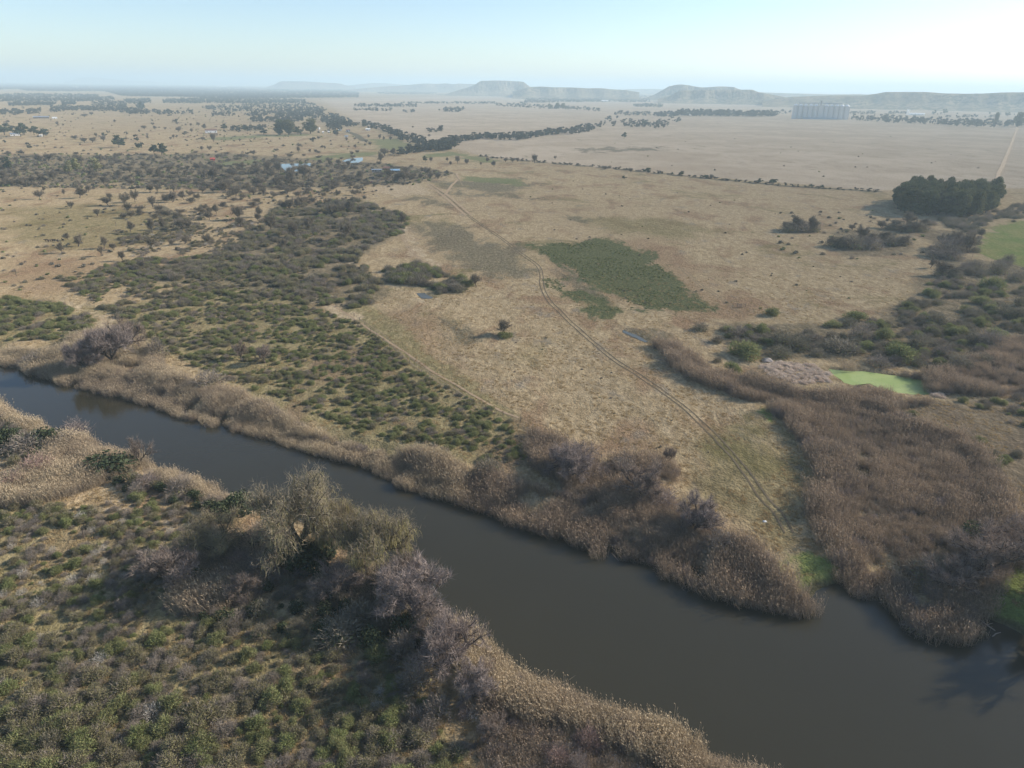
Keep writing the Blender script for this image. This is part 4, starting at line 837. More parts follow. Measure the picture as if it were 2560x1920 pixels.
scrub(D([(825, 585), (900, 570), (960, 590), (1015, 615), (1010, 632), (950, 636), (900, 620), (850, 612)]), 3.2, (3.0, 6.0), {'dusk': .6, 'green': .3, 'grey': .1}, 'by the puddle', 209, (.45, .62), clump=(.4, 1))
scrub(D([(240, 500), (420, 460), (560, 480), (600, 450), (540, 500), (480, 550), (300, 570)]), 3.0, (1.5, 3.6), {'olive': .4, 'grey': .35, 'dusk': .15, 'pale': .1}, 'on the grey rise', 210, (.36, .5), clump=(.72, 1))
FB = [p for p in far_bank if 0 <= p[0] <= 1300]
scrub([(x, y + 8) for x, y in FB] + [(x, y - 14) for x, y in FB[::-1]], 1.5, (1.4, 3.0), {'dusk': .45, 'grey': .35, 'deep': .2}, 'added to darken the far bank', 214, (.5, .8), clump=(.8, 1), nz=8, bank=-1.2)  # dark understory, also put in as the shade on the reed fronts
RIGHTB = D([(1550, 705), (1640, 700), (1700, 730), (1800, 690), (1900, 690), (1990, 640), (2030, 570), (2400, 560), (2400, 720), (2180, 720), (2130, 760), (2000, 800), (1900, 790), (1800, 780), (1700, 765), (1600, 760)])
scrub(RIGHTB, 3.9, (2.2, 5.2), {'dusk': .62, 'green': .22, 'grey': .16}, 'in the right-hand bush', 211, (.42, .6), clump=(.95, 1), nz=22)
scrub(D([(1900, 870), (2300, 860), (2300, 1100), (2190, 1060), (2110, 960), (1990, 935)]), 4.0, (1.8, 3.8), {'green': .5, 'dusk': .35, 'grey': .15}, 'right of the brown reeds', 212, (.4, .55), clump=(1.0, 1), nz=16)
scrub(D([(2010, 460), (2110, 450), (2300, 440), (2300, 480), (2130, 480), (2100, 560), (2300, 570), (2300, 600), (2080, 600), (2090, 520)]), 5, (3, 6.5), {'dusk': .8, 'grey': .2}, 'round the green field', 213, (.45, .65), clump=(.9, 1))
for i, q in enumerate(Z(1700, 500, .389, [(590,740,90,55),(130,838,110,60),(240,915,90,55),(380,880,200,80),(530,860,100,70),(470,910,120,60),(650,930,190,110),(760,960,170,90),(420,1000,220,100),(640,1005,180,80),(880,1000,100,60),(820,915,140,60),(1130,770,130,60),(1090,810,110,60),(1160,890,180,120),(1330,815,70,50),(1290,890,150,80),(1040,970,260,90),(1310,945,120,50),(1410,880,70,35),(980,810,110,40),(1640,800,150,90),(1620,850,140,60),(1530,950,150,110),(1420,1020,200,100),(1280,1060,200,70),(1530,1070,120,60),(1650,670,90,40),(1930,665,130,50),(2040,670,90,30),(1880,740,130,60),(2090,750,170,90),(1940,810,110,60),(2180,760,100,80),(1880,920,150,70),(1990,940,220,120),(1780,860,130,60),(1700,1000,160,80),(1800,1070,180,90),(1940,1050,150,70),(2060,900,150,80),(2180,680,90,70),(1890,440,120,60),(2040,470,140,90),(2010,570,160,80),(1950,480,80,50),(2160,520,120,80),(2110,400,80,60),(350,1110,120,80),(460,1130,90,40),(240,1040,60,35),(640,500,0,0)])):
    if q[2] > 1: bush('shrub', random.choice(K['dusk'] + K['grey'][:1] if i % 4 else K['green']), q[0], q[1], q[2], q[3] * .85, 'thorn bush above the algae pond', group='bushes above the algae pond')
SP = np.array([(p[0], p[1]) for p in scrub_pts]); q_ = proj(np.column_stack([SP, np.zeros(len(SP))])); app = np.array([p[2] for p in scrub_pts]) / q_[:, 2]
app = np.where((q_[:, 0] > 5) & (q_[:, 0] < 2555) & (q_[:, 1] < 1925), app, app * .01)
order = np.argsort(-app); big = set(order[:235].tolist())
for i in sorted(big):
    x, y, w, h, k, words = scrub_pts[i]
    bush('shrub', random.choice(K[k]), x, y, 0, 0, WORD[k] + ' ' + words, 'shrub', 'shrubs ' + words, size=(w, h))
kl = [k for k in ('green', 'olive', 'grey', 'dusk', 'pale', 'deep', 'mauve')]; meshes = []; base = {}
for k in kl: base[k] = len(meshes); meshes += K[k]
rest = [i for i in range(len(scrub_pts)) if i not in big]
rr = np.random.default_rng(3)
def shrub_mass(name, rows, label):
    P = np.array([(r_[0], r_[1]) for r_ in rows]); idx = np.array([base[r_[4]] + rr.integers(len(K[r_[4]])) for r_ in rows])
    wh = np.array([SHW[meshes[i].name] for i in idx]); w = np.array([r_[2] for r_ in rows]) / wh[:, 0]; h = np.array([r_[3] for r_ in rows]) / wh[:, 1]
    scatter(name, meshes, P, np.column_stack([w, w, h]), rr.uniform(0, 6.28, len(P)), idx, label, 'shrubbery', dz=-.04)
shrub_mass('shrubbery', [scrub_pts[i] for i in rest], 'dense low karoo scrub covering both river banks')
print('scrub', len(scrub_pts))

# ------------------------------------------------------------------ reeds
RD = {'tall': [reeds(90 + i, M['reed'], M['plume']) for i in range(4)], 'brown': [reeds(95 + i, M['brownreed'], M['brownplume']) for i in range(4)]}
RD['tall'] += K['grey'][:1] + K['mauve'][:1]; RD['brown'] += K['grey'][:1] + K['mauve'][:1]
RDP = {'tall': [.20, .20, .20, .20, .11, .09], 'brown': [.18, .18, .18, .18, .16, .12]}
def reed_bed(name, polys, step, hgt, kind, label, seed, edge=0.0, wet=True, var=.4):
    Ps, Hs = [], []
    for px in polys:
        g = G(px); P = fill(g, step, .5, seed); r = np.random.default_rng(seed)
        d = sdist(P, RIVER, 20); P = P[(d < (2.2 if wet else -1.0)) & (sdist(P, ALGAE, 10) < -.3)]
        n = vnoise(P, 9, seed); keep = vnoise(P, 5, seed + 3) > -.62; P, n, d = P[keep], n[keep], d[:0]; e = np.abs(sdist(P, g)); h = hgt * (1 + var * n) * r.uniform(.75, 1.15, len(P))
        if edge: h = h * (1 - edge + edge * np.exp(-e / 6.0) * 1.25)
        Ps.append(P); Hs.append(np.clip(h, .6, None)); seed += 1
    P = np.concatenate(Ps); h = np.concatenate(Hs); r = np.random.default_rng(seed)
    zs = np.maximum(height(P), WL - .35)
    scatter(name, RD[kind], P, np.column_stack([h * r.uniform(.85, 1.2, len(P)), h * r.uniform(.85, 1.2, len(P)), h]), r.uniform(-.6, .6, len(P)), r.choice(len(RD[kind]), len(P), p=RDP[kind]), label, 'reeds', zs)
    print(name, len(P))
inland_l = D([(-200, 690), (0, 733), (60, 735), (130, 745), (155, 718), (190, 700), (250, 695), (320, 725), (350, 760), (360, 785), (420, 812), (520, 830), (600, 872), (680, 908), (760, 933), (830, 962), (900, 965), (1000, 1000)])
inland_l = [(x, y + (26 if x < 900 else 16)) for x, y in inland_l]
bank_l = [p for p in far_bank if -301 <= p[0] <= 1180]
reed_bed('reeds', [[(x, y + 5) for x, y in bank_l[1:]] + inland_l[::-1]], 1.15, 2.5, 'tall', 'pale straw reeds along the far bank at left', 301)
bank_m = [p for p in far_bank if 1130 <= p[0] <= 2050]
inland_m = D([(1000, 1000), (1050, 1000), (1100, 1015), (1190, 1045), (1240, 1045), (1160, 985), (1120, 925), (1140, 912), (1200, 930), (1270, 965), (1310, 1010), (1330, 980), (1400, 965), (1455, 985), (1465, 1010), (1430, 1045), (1470, 1090), (1530, 1112), (1600, 1155), (1650, 1192), (1690, 1232), (1740, 1262), (1772, 1290)])
inland_m = [(x, y + 27) for x, y in inland_m]
reed_bed('reeds', [[(x, y + 5) for x, y in bank_m] + inland_m[::-1]], 1.2, 2.7, 'brown', 'brown reed thicket along the far bank ending in a spit', 311, var=.35)
BED = D([(1415, 740), (1460, 752), (1530, 800), (1640, 832), (1720, 853), (1800, 862), (1850, 850), (1900, 882), (1990, 930), (2050, 942), (2110, 972), (2160, 1040), (2190, 1120), (2230, 1160), (2230, 1215), (2160, 1255), (2130, 1310), (2120, 1352), (2060, 1372), (1990, 1350), (1940, 1310), (1925, 1283), (1850, 1270), (1800, 1215), (1765, 1150), (1752, 1090), (1775, 1035), (1755, 985), (1710, 925), (1650, 875), (1560, 845), (1490, 820), (1440, 775)])
reed_bed('reeds', [BED], 1.35, 3.1, 'brown', 'large brown reed bed filling the creek on the right', 321, .42, var=.3)
reed_bed('reeds', [D([(2000, 815), (2060, 795), (2130, 765), (2170, 735), (2300, 715), (2300, 860), (2100, 855), (2010, 850)]), D([(1810, 862), (1850, 855), (1960, 868), (2010, 868), (2010, 880), (1900, 885), (1830, 880)]), D([(1825, 842), (1850, 838), (1880, 846), (1930, 858), (1925, 868), (1850, 860)]), D([(2006, 826), (2030, 820), (2040, 850), (2010, 852)]), D([(1800, 795), (1860, 798), (1990, 816), (2000, 822), (1900, 812), (1800, 801)])], 1.6, 2.6, 'brown', 'mauve-brown reeds beyond the algae pond at the right edge', 331, .3)
reed_bed('reeds', [[(0, 1022), (80, 1052), (165, 1092), (230, 1108), (300, 1130), (360, 1150), (330, 1185), (270, 1205), (180, 1240), (80, 1262), (-100, 1270), (-100, 1215), (60, 1190), (130, 1150), (150, 1110), (60, 1070), (-100, 1040)], [(360, 1152), (400, 1168), (500, 1200), (560, 1222), (630, 1254), (600, 1272), (540, 1262), (460, 1225), (380, 1195)], [(-200, 955), (0, 1020), (0, 1060), (-200, 1010)]], 1.15, 2.7, 'tall', 'golden straw reeds on the near bank at left', 341)
reed_bed('reeds', [[(440, 1420), (560, 1385), (690, 1345), (730, 1400), (700, 1450), (640, 1500), (560, 1530), (450, 1530)], [(820, 1440), (900, 1420), (960, 1470), (930, 1520), (850, 1500)]], 1.2, 3.0, 'tall', 'standing reeds inland below the tallest willow', 351, wet=False)
NR = [p for p in near_bank if 1120 <= p[0] <= 2300]
reed_bed('reeds', [NR + [(1110, 1600), (1180, 1705), (1260, 1765), (1330, 1800), (1420, 1815), (1500, 1850), (1640, 1905), (1760, 1990), (2000, 2120), (2200, 2300)]], .95, 2.7, 'tall', 'dense grey-straw reeds along the near bank at the bottom', 361)
reed_bed('reeds', [[(1150, 1760), (1260, 1775), (1330, 1810), (1500, 1860), (1640, 1915), (1760, 2000), (1700, 2100), (1250, 2100), (1180, 1900)]], 1.3, 1.7, 'brown', 'trampled brown reeds behind the near reed fringe', 371, var=.5)
LIT = [twig_bush(400, M['litter'], 420, .26, .026)]; SHW[LIT[0].name] = proto_width(LIT[0])
def litter(polys, step, seed, label, size=(1.6, 3.4)):
    P = np.concatenate([fill(G(p), step, .5, seed) for p in polys]); r = np.random.default_rng(seed); s = r.uniform(*size, len(P))
    scatter('reed_litter', LIT, P, np.column_stack([s, s * r.uniform(.5, 1, len(P)), s * r.uniform(.6, 1.2, len(P))]), r.uniform(0, 6.28, len(P)), np.zeros(len(P), int), label, 'reed litter')
litter([D([(1640, 790), (1690, 782), (1760, 790), (1800, 815), (1790, 828), (1720, 830), (1660, 812)]), D([(1800, 858), (1835, 846), (1850, 858), (1820, 870)]), D([(2010, 835), (2050, 850), (2040, 862), (2012, 858)])], 1.25, 381, 'pale flattened reed litter round the algae pond', (1.2, 2.8))
litter([[(1160, 1760), (1280, 1780), (1420, 1830), (1640, 1930), (1700, 2050), (1300, 2050), (1200, 1900)], D([(1280, 1000), (1340, 1010), (1330, 1040), (1290, 1040)])], 3.0, 391, 'pale broken reed litter behind the reed fringes', (1.5, 3.2))

# ------------------------------------------------------------------ grass and far woods
def grass():
    r = np.random.default_rng(77); n = 42000; px = np.column_stack([r.uniform(-150, 2700, n * 2), r.uniform(690, 1960, n * 2)])
    P = G(px); d = np.hypot(P[:, 0], P[:, 1]); P = P[r.uniform(size=len(P)) < np.clip(d / 190, .25, 1)][:n]
    P = P[-sdist(P, RIVER, 30) > 4.0]; P = P[(sdist(P, ALGAE, 12) < -1)]
    tr = G(MAINTRACK); P = P[segdist(P, tr) > 1.9]; n1 = vnoise(P, 6, 8) + .5 * vnoise(P, 19, 9); P = P[n1 > -.15]
    me = [tussock(500 + i, M['straw']) for i in range(3)]; s = r.uniform(.5, 1.15, len(P))
    scatter('dry_grass', me, P, np.column_stack([s * 1.3, s * 1.3, s * .85]), r.uniform(0, 6.28, len(P)), r.integers(0, 3, len(P)), 'tussocks of dry straw-coloured grass over the fields', 'grass')
grass()
def weeds():
    P = np.concatenate([fill(G(p), 2.1, .5, 600 + i) for i, p in enumerate(WEEDS)]); r = np.random.default_rng(5); P = P[vnoise(P, 9, 4) + .8 * vnoise(P, 25, 6) > .30 - .06 * np.minimum(np.max([sdist(P, G(p)) for p in WEEDS], 0), 8)]; s = r.uniform(.6, 1.7, len(P))
    me = [shrub(610 + i, M['green'], 60, .3, 0, .4, None, 5) for i in range(2)]
    scatter('green_weeds', me, P, np.column_stack([s, s, s * .6]), r.uniform(0, 6.28, len(P)), r.integers(0, 2, len(P)), 'dark green weed patch beside the bend of the track', 'weeds')
weeds()
A = lambda L: Z(0, 180, .226, L); B_ = lambda L: Z(500, 180, .226, L); C_ = lambda L: Z(1000, 180, .226, L); E_ = lambda L: Z(1500, 180, .226, L); S_ = lambda L: Z(1900, 230, .298, L)
WOODS = [(D([(0, 205), (690, 205), (760, 250), (700, 330), (480, 330), (0, 325)]), 45),
    (D([(0, 228), (420, 222), (640, 222), (700, 250), (560, 262), (300, 250), (0, 250)]), 30),
    (A([(0, 118), (400, 120), (900, 138), (1400, 140), (2212, 150), (2212, 280), (1900, 275), (1500, 270), (1350, 265), (1150, 215), (700, 215), (300, 210), (200, 190), (0, 195)]), 2300),
    (A([(-300, 118), (0, 118), (0, 195), (-300, 200)]), 200), (A([(-300, 255), (0, 255), (200, 240), (430, 245), (800, 250), (1080, 250), (1100, 290), (1250, 270), (1280, 310), (1000, 330), (500, 330), (420, 330), (0, 330), (-300, 330)]), 420),
    (A([(100, 345), (600, 340), (620, 370), (100, 380)]), 90), (A([(690, 340), (830, 345), (830, 365), (700, 365)]), 30), (A([(560, 390), (700, 385), (860, 400), (1050, 385), (1020, 345), (1200, 320), (1400, 340), (1420, 410), (1660, 440), (1660, 470), (1440, 470), (1280, 440), (880, 430), (560, 445)]), 330),
    (A([(20, 430), (200, 420), (260, 460), (200, 478), (0, 475)]), 50), (A([(290, 430), (460, 420), (440, 465), (300, 468)]), 30), (A([(1360, 310), (1660, 300), (1670, 345), (1430, 360)]), 60), (A([(1800, 310), (2212, 290), (2212, 350), (1810, 350)]), 90),
    (A([(1690, 440), (2140, 440), (2140, 470), (1700, 470)]), 40), (A([(1500, 360), (1590, 350), (1600, 420), (1530, 420)]), 25),
    (B_([(0, 150), (740, 165), (1600, 170), (1760, 235), (1750, 282), (1120, 290), (0, 300)]), 1500), (B_([(0, 300), (250, 295), (700, 300), (1160, 310), (1170, 350), (300, 350), (0, 345)]), 260), (B_([(20, 390), (350, 365), (750, 350), (1250, 350), (1390, 430), (1340, 480), (900, 500), (740, 450), (300, 440), (20, 410)]), 460),
    (B_([(500, 465), (750, 460), (750, 490), (500, 495)]), 35), (B_([(570, 510), (850, 520), (1100, 520), (1140, 555), (850, 560), (580, 555)]), 90), (B_([(850, 480), (1390, 430), (1340, 500), (1250, 560), (1200, 520), (850, 510)]), 130), (B_([(1350, 480), (1450, 470), (1640, 540), (1760, 590), (1740, 610), (1560, 610), (1450, 600), (1340, 560)]), 120),
    (B_([(1400, 600), (1560, 600), (1560, 660), (1420, 660)]), 20), (B_([(1800, 570), (2000, 600), (2212, 680), (2212, 760), (2150, 710), (1990, 640), (1800, 625)]), 70), (B_([(140, 460), (380, 465), (380, 490), (140, 495)]), 25), (B_([(330, 640), (720, 610), (720, 650), (340, 660)]), 26),
    (C_([(0, 680), (120, 710), (280, 790), (480, 830), (580, 870), (440, 890), (300, 880), (0, 930), (0, 900), (200, 860), (140, 800), (0, 755)]), 110), (C_([(340, 790), (560, 760), (650, 735), (820, 720), (1000, 720), (1280, 710), (1560, 690), (1580, 715), (1300, 765), (1000, 750), (700, 770), (600, 840), (420, 830)]), 150),
    (C_([(1590, 660), (1950, 620), (2212, 600), (2212, 630), (2000, 690), (1600, 705)]), 90), (C_([(1060, 355), (1400, 345), (1600, 380), (1900, 390), (2212, 410), (2212, 440), (1900, 420), (1500, 405), (1060, 380)]), 130), (C_([(480, 408), (700, 400), (700, 446), (470, 445)]), 60), (C_([(1380, 285), (2212, 280), (2212, 330), (1380, 345)]), 260),
    (C_([(0, 340), (1050, 340), (1050, 356), (0, 350)]), 60), (C_([(-500, 365), (180, 365), (180, 390), (-500, 388)]), 70), (C_([(-530, 420), (-100, 415), (-100, 440), (-530, 432)]), 35), (C_([(40, 430), (190, 425), (190, 450), (40, 455)]), 14), (C_([(280, 655), (460, 640), (450, 665), (290, 672)]), 14), (C_([(-250, 225), (400, 225), (420, 250), (-250, 245)]), 60),
    (E_([(370, 360), (690, 360), (690, 395), (370, 385)]), 60), (E_([(830, 470), (900, 465), (1400, 470), (1950, 480), (1965, 503), (1000, 493), (830, 488)]), 210, 15), (E_([(580, 470), (830, 470), (830, 500), (600, 500)]), 50, 11), (E_([(160, 450), (580, 455), (580, 490), (160, 480)]), 60), (E_([(250, 540), (620, 560), (900, 500), (900, 550), (660, 640), (480, 630), (250, 610)]), 80),
    (E_([(0, 500), (190, 520), (190, 600), (0, 620)]), 16), (E_([(-100, 255), (560, 250), (560, 335), (-100, 335)]), 200), (E_([(1980, 430), (2120, 430), (2110, 465), (1980, 465)]), 14), (E_([(1500, 300), (2212, 320), (2212, 370), (1900, 360)]), 120),
    (S_([(755, 225), (870, 225), (1050, 222), (1250, 235), (1390, 245), (1660, 255), (1900, 262), (2212, 270), (2500, 280), (2500, 305), (2212, 300), (1900, 300), (1500, 285), (1230, 270), (870, 250), (755, 237)]), 190, 12), (S_([(750, 170), (980, 170), (980, 190), (750, 190)]), 30), (S_([(1050, 170), (1240, 165), (1240, 192), (1050, 187)]), 20), (S_([(1500, 215), (2000, 205), (2000, 215), (1500, 222)]), 25), (S_([(1440, 180), (2212, 190), (2212, 200), (1440, 190)]), 8)]
def woods():
    P = []; 
    for i, row in enumerate(WOODS):
        px, n = row[:2]; P.append(fill_px(px, int(n * np.interp(np.mean([q[1] for q in px]), [215, 235, 258, 275], [5.0, 5.0, 3.0, 1.2])), 700 + i))
    HT = np.concatenate([np.full(len(p_), (row[2] / 7.5 if len(row) > 2 else 1.0)) for p_, row in zip(P, WOODS)])
    for i in range(len(DITCH[:1])):
        L = catmull(G(DITCH[i]), 5.0); r = np.random.default_rng(i); P.append(L[r.uniform(size=len(L)) < .8] + r.normal(0, 1.3, (int((r.uniform(size=0).sum())), 2)) if False else L + r.normal(0, 1.5, L.shape))
    nd = len(P[-1]); P = np.concatenate(P); r = np.random.default_rng(88); q = proj(np.column_stack([P, np.zeros(len(P))])); n = len(P)
    small = r.uniform(size=n) < .3
    h = np.where(small, r.uniform(3, 5, n), r.uniform(5.0, 10.0, n)); w = np.maximum(h * r.uniform(.8, 1.5, n), 4.2 * q[:, 2] / F_PX * r.uniform(.6, 1.4, n)); h[:len(HT)] *= HT; w[:len(HT)] *= np.sqrt(HT); h[-nd:] = r.uniform(1.2, 3.4, nd); w[-nd:] = r.uniform(3, 6, nd)
    me = [leafy_tree(800 + i, M['far'], 240, .16, .2, .36, 9, .30)[1] for i in range(4)]; pw = np.array([proto_width(m_) for m_ in me]); idx = r.integers(0, 4, n)
    scatter('far_woods', me, P, np.column_stack([w / pw[idx, 0], w / pw[idx, 0], h / pw[idx, 1]]), r.uniform(0, 6.28, n), idx, 'blue-green tree belts and woods across the far plain', 'woods', np.zeros(n), -.4)
    print('woods', n)
woods()
def brushwood():
    r = np.random.default_rng(123)
    areas = [(D([(-100, 330), (250, 335), (480, 330), (830, 355), (980, 372), (900, 395), (600, 412), (400, 405), (200, 395), (-100, 415)]), 330), (D([(430, 405), (830, 395), (760, 440), (560, 455), (420, 480), (250, 470)]), 60), (D([(560, 300), (830, 335), (800, 350), (620, 345)]), 14)]
    P = np.concatenate([fill_px(a, n, 950 + i) for i, (a, n) in enumerate(areas)]); P = P[(sdist(P, POOL_A, 40) < -3) & (sdist(P, POOL_B, 40) < -3)]; n = len(P)
    me = [p.crown for p in THORN]; pw = np.array([(p.w, p.h) for p in THORN]); idx = r.integers(0, 4, n); w = r.uniform(4.5, 9, n); h = r.uniform(3.0, 5.5, n)
    scatter('brushwood', me, P, np.column_stack([w / pw[idx, 0], w / pw[idx, 0], h / pw[idx, 1]]), r.uniform(0, 6.28, n), idx, 'grey brushwood belt in front of the ponds', 'brushwood', None, -.6)
brushwood()
def specks():
    """low scattered bushes of the open plain"""
    r = np.random.default_rng(99)
    areas = [(D([(0, 400), (240, 400), (620, 430), (500, 520), (260, 560), (100, 620), (0, 640)]), 150, (1.2, 3.0)), (D([(1000, 380), (1900, 420), (2000, 480), (1900, 640), (1560, 690), (1240, 640), (1180, 500)]), 60, (.7, 1.8)), (D([(700, 250), (2150, 260), (2140, 400), (1900, 400), (1000, 330)]), 40, (1.5, 3.0)),
             (D([(0, 230), (700, 230), (800, 320), (600, 340), (0, 330)]), 260, (2, 4.5)), (D([(0, 330), (480, 335), (830, 355), (980, 375), (900, 400), (400, 410), (0, 405)]), 1900, (1.5, 4.6)), (D([(900, 700), (1200, 680), (1500, 900), (1600, 1080), (1300, 930)]), 25, (.4, 1.0)), (D([(380, 240), (560, 235), (620, 300), (400, 310)]), 150, (2, 4)), (D([(1650, 460), (2000, 450), (2000, 560), (1700, 560)]), 60, (1.5, 3.5)),
             (D([(430, 400), (900, 395), (760, 440), (560, 450)]), 150, (1.5, 4))]
    P = np.concatenate([fill_px(a, n, 900 + i) for i, (a, n, s) in enumerate(areas)]); s = np.concatenate([r.uniform(*s_, n) for a, n, s_ in areas])
    kk = K['low'] + K['dusk'][:1] + K['grey'][:1]; pw = np.array([SHW[m_.name] for m_ in kk]); idx = r.choice(4, len(P), p=[.4, .2, .2, .2])
    ok = (sdist(P, POOL_A, 40) < -2) & (sdist(P, POOL_B, 40) < -2); P, s, idx = P[ok], s[ok], idx[ok]
    scatter('plain_bushes', kk, P, np.column_stack([s / pw[idx, 0], s / pw[idx, 0], s * .5 / pw[idx, 1]]), r.uniform(0, 6.28, len(P)), idx, 'low dark bushes dotted over the open plain', 'bushes', None, -.05)
specks()

# ------------------------------------------------------------------ built things
def box(bm, x0, x1, y0, y1, z0, z1):
    v = [bm.verts.new(p) for p in ((x0, y0, z0), (x1, y0, z0), (x1, y1, z0), (x0, y1, z0), (x0, y0, z1), (x1, y0, z1), (x1, y1, z1), (x0, y1, z1))]
    for f in ((3, 2, 1, 0), (4, 5, 6, 7), (0, 1, 5, 4), (1, 2, 6, 5), (2, 3, 7, 6), (3, 0, 4, 7)): bm.faces.new([v[i] for i in f])
def bm_obj(name, bm, mat, parent=None, smooth=False):
    me = bpy.data.meshes.new(name); bm.normal_update(); bm.to_mesh(me); bm.free(); me.materials.append(mat)
    if smooth: me.polygons.foreach_set('use_smooth', np.ones(len(me.polygons), bool))
    return link_mesh(name, me, parent)
def lathe(bm, prof, k=28, cx=0, cy=0):
    rows = [[bm.verts.new((cx + r_ * math.cos(2 * math.pi * i / k), cy + r_ * math.sin(2 * math.pi * i / k), z)) for i in range(k)] for r_, z in prof]
    for a_, b2 in zip(rows, rows[1:]):
        for i in range(k): bm.faces.new((a_[i], a_[(i + 1) % k], b2[(i + 1) % k], b2[i]))
    bm.faces.new(rows[-1]); bm.faces.new(rows[0][::-1])
CONC = plain_mat('silo_concrete', (.52, .51, .48), .85, .12, .3); WHITE = plain_mat('whitewash', (.78, .76, .72), .8, .06, 1.0); DARKG = plain_mat('dark_opening', (.03, .03, .035), .3)
ZINC = plain_mat('roof_sheet', (.30, .34, .38), .45, .15, 1.0, .3); BROWNR = plain_mat('brown_roof', (.15, .075, .05), .8); REDR = plain_mat('red_roof', (.50, .07, .045), .7); BRICK = plain_mat('brick_wall', (.28, .16, .11), .9); WOOD = plain_mat('grey_wood', (.16, .13, .10), .9); STEEL = plain_mat('steel', (.35, .35, .35), .5)
def silo():
    a = np.array(spot(1978, 296.2)); b = np.array(spot(2119, 299.1)); L = float(np.linalg.norm((b - a)[:2])); rz = math.atan2(b[1] - a[1], b[0] - a[0])
    m_, h = metres(tuple((a + b) / 2), 10, 28.5); n = 11; D1 = L / n; R = D1 * .5
    root = empty('grain_silo', tuple((a + b) / 2), rz); tag(root, 'long pale grain silo of round bins with a tower on the far plain', 'grain silo')
    for i in range(n):
        if i == 5: continue
        x = -L / 2 + (i + .5) * D1; bm = bmesh.new(); lathe(bm, [(R * 1.0, -1), (R * 1.0, h)], 32, x, 0); w = bm_obj('bin', bm, CONC, root, False)
        bm = bmesh.new(); lathe(bm, [(R * .97, h + .05), (R * .45, h + 3.4), (R * .4, h + 3.6), (R * .4, h + 5.2)], 24, x, 0); bm_obj('bin_roof', bm, WHITE, w)
        bm = bmesh.new(); box(bm, x + R - .4, x + R + .4, -R * .55, -R * .15, 0, h - 1); bm_obj('rib', bm, CONC, w)
    x = 0; bm = bmesh.new(); box(bm, -D1 * .48, D1 * .48, -R * .8, R * .8, -1, h + 1); bm_obj('elevator_house', bm, CONC, root)
    bm = bmesh.new(); box(bm, -D1 * .27, D1 * .1, -R * .5, R * .5, h + 1.0, h + 14); tw = bm_obj('tower', bm, CONC, root)
    bm = bmesh.new(); [box(bm, -D1 * .2, -D1 * .05, -R * .5 - .15, -R * .5 + .1, h + z_, h + z_ + 1.6) for z_ in (4, 7.5, 11)]; bm_obj('window', bm, DARKG, tw)
    bm = bmesh.new(); box(bm, -L * .41, -D1 * .3, -1.6, 1.6, h + 5.4, h + 8.0); box(bm, D1 * .14, L * .36, -1.6, 1.6, h + 5.4, h + 8.0); bm_obj('gallery', bm, ZINC, root)
    bm = bmesh.new(); box(bm, -L * .3, L * .3, -R * 2.0, -R * 1.05, -.5, 4.5); sh = bm_obj('loading_shed', bm, ZINC, root)
silo()
def house(name, x, y, wpx, hpx, dm, label, wall, roof, cat='house', rz=0.0, pitch=.32, doors=1, wins=2, flat=False):
    g = spot(x, y); w, h = metres(g, wpx, hpx); az = math.atan2(g[0], g[1]); root = empty(name, g, -az + rz); tag(root, label, cat); d = dm; hw = h * (1 - pitch)
    bm = bmesh.new(); box(bm, -w / 2, w / 2, -d / 2, d / 2, -.3, hw); bm_obj('wall', bm, wall, root)
    bm = bmesh.new(); e = .35; v = [bm.verts.new(p) for p in ((-w / 2 - e, -d / 2 - e, hw), (w / 2 + e, -d / 2 - e, hw), (w / 2 + e, d / 2 + e, hw), (-w / 2 - e, d / 2 + e, hw), (-w / 2 - e, 0, h), (w / 2 + e, 0, h))] 
    for f in ((3, 2, 1, 0), (0, 1, 5, 4), (2, 3, 4, 5), (1, 2, 5), (3, 0, 4)): bm.faces.new([v[i] for i in f])
    bm_obj('roof', bm, roof, root)
    for i in range(doors): bm = bmesh.new(); cx = -w * .1 + i * w * .3; box(bm, cx - .5, cx + .5, -d / 2 - .06, -d / 2 + .02, 0, min(2.0, hw * .85)); bm_obj('door', bm, DARKG, root)
    for i in range(wins): bm = bmesh.new(); cx = (-.36 + .72 * i / max(1, wins - 1)) * w; box(bm, cx - .6, cx + .6, -d / 2 - .05, -d / 2 + .02, hw * .4, hw * .75); bm_obj('window', bm, DARKG, root)
house('cottage', 528, 332, 27, 8, 8, 'brown-roofed cottage with white wall left of the tan paddock', WHITE, BROWNR, rz=.1)
house('shed', 532, 401, 11, 6, 4, 'small bright red shed in the brushwood', REDR, REDR, 'shed', wins=0)
house('barn', 103, 296, 34, 5, 12, 'long dark barn on the far tan plain at left', WOOD, ZINC, 'barn', wins=3)
house('cottage', 137, 297, 11, 4, 8, 'white cottage just right of the long dark barn', WHITE, WHITE)
house('farmhouse', 38, 339, 20, 6, 9, 'farmhouse with grey roof half hidden under evergreens at the left edge', WHITE, ZINC)
house('cottage', 103, 341, 7, 4, 6, 'tiny white cottage right of the farmhouse evergreens', WHITE, WHITE, wins=1)
house('cottage', 850, 327, 8, 4, 7, 'left white cottage of the farm beyond the tan paddock', WHITE, WHITE, wins=1)
house('cottage', 870, 329, 10, 5, 7, 'white cottage with red-brown roof by the curved hedge', WHITE, BROWNR)
house('cottage', 920, 326, 11, 4.5, 7, 'white cottage below the dense hedge on the right of the farm', WHITE, WHITE)
house('shed', 866, 343, 8, 4, 5, 'low white shed at the corner of the tan paddock', WHITE, ZINC, 'shed', wins=0)
house('shed', 808, 333, 4, 4, 4, 'little white shed left of its twin below the farm tank', WHITE, WHITE, 'shed', wins=0); house('shed', 822, 332, 4, 4, 4, 'little white shed right of its twin below the farm tank', WHITE, WHITE, 'shed', wins=0)
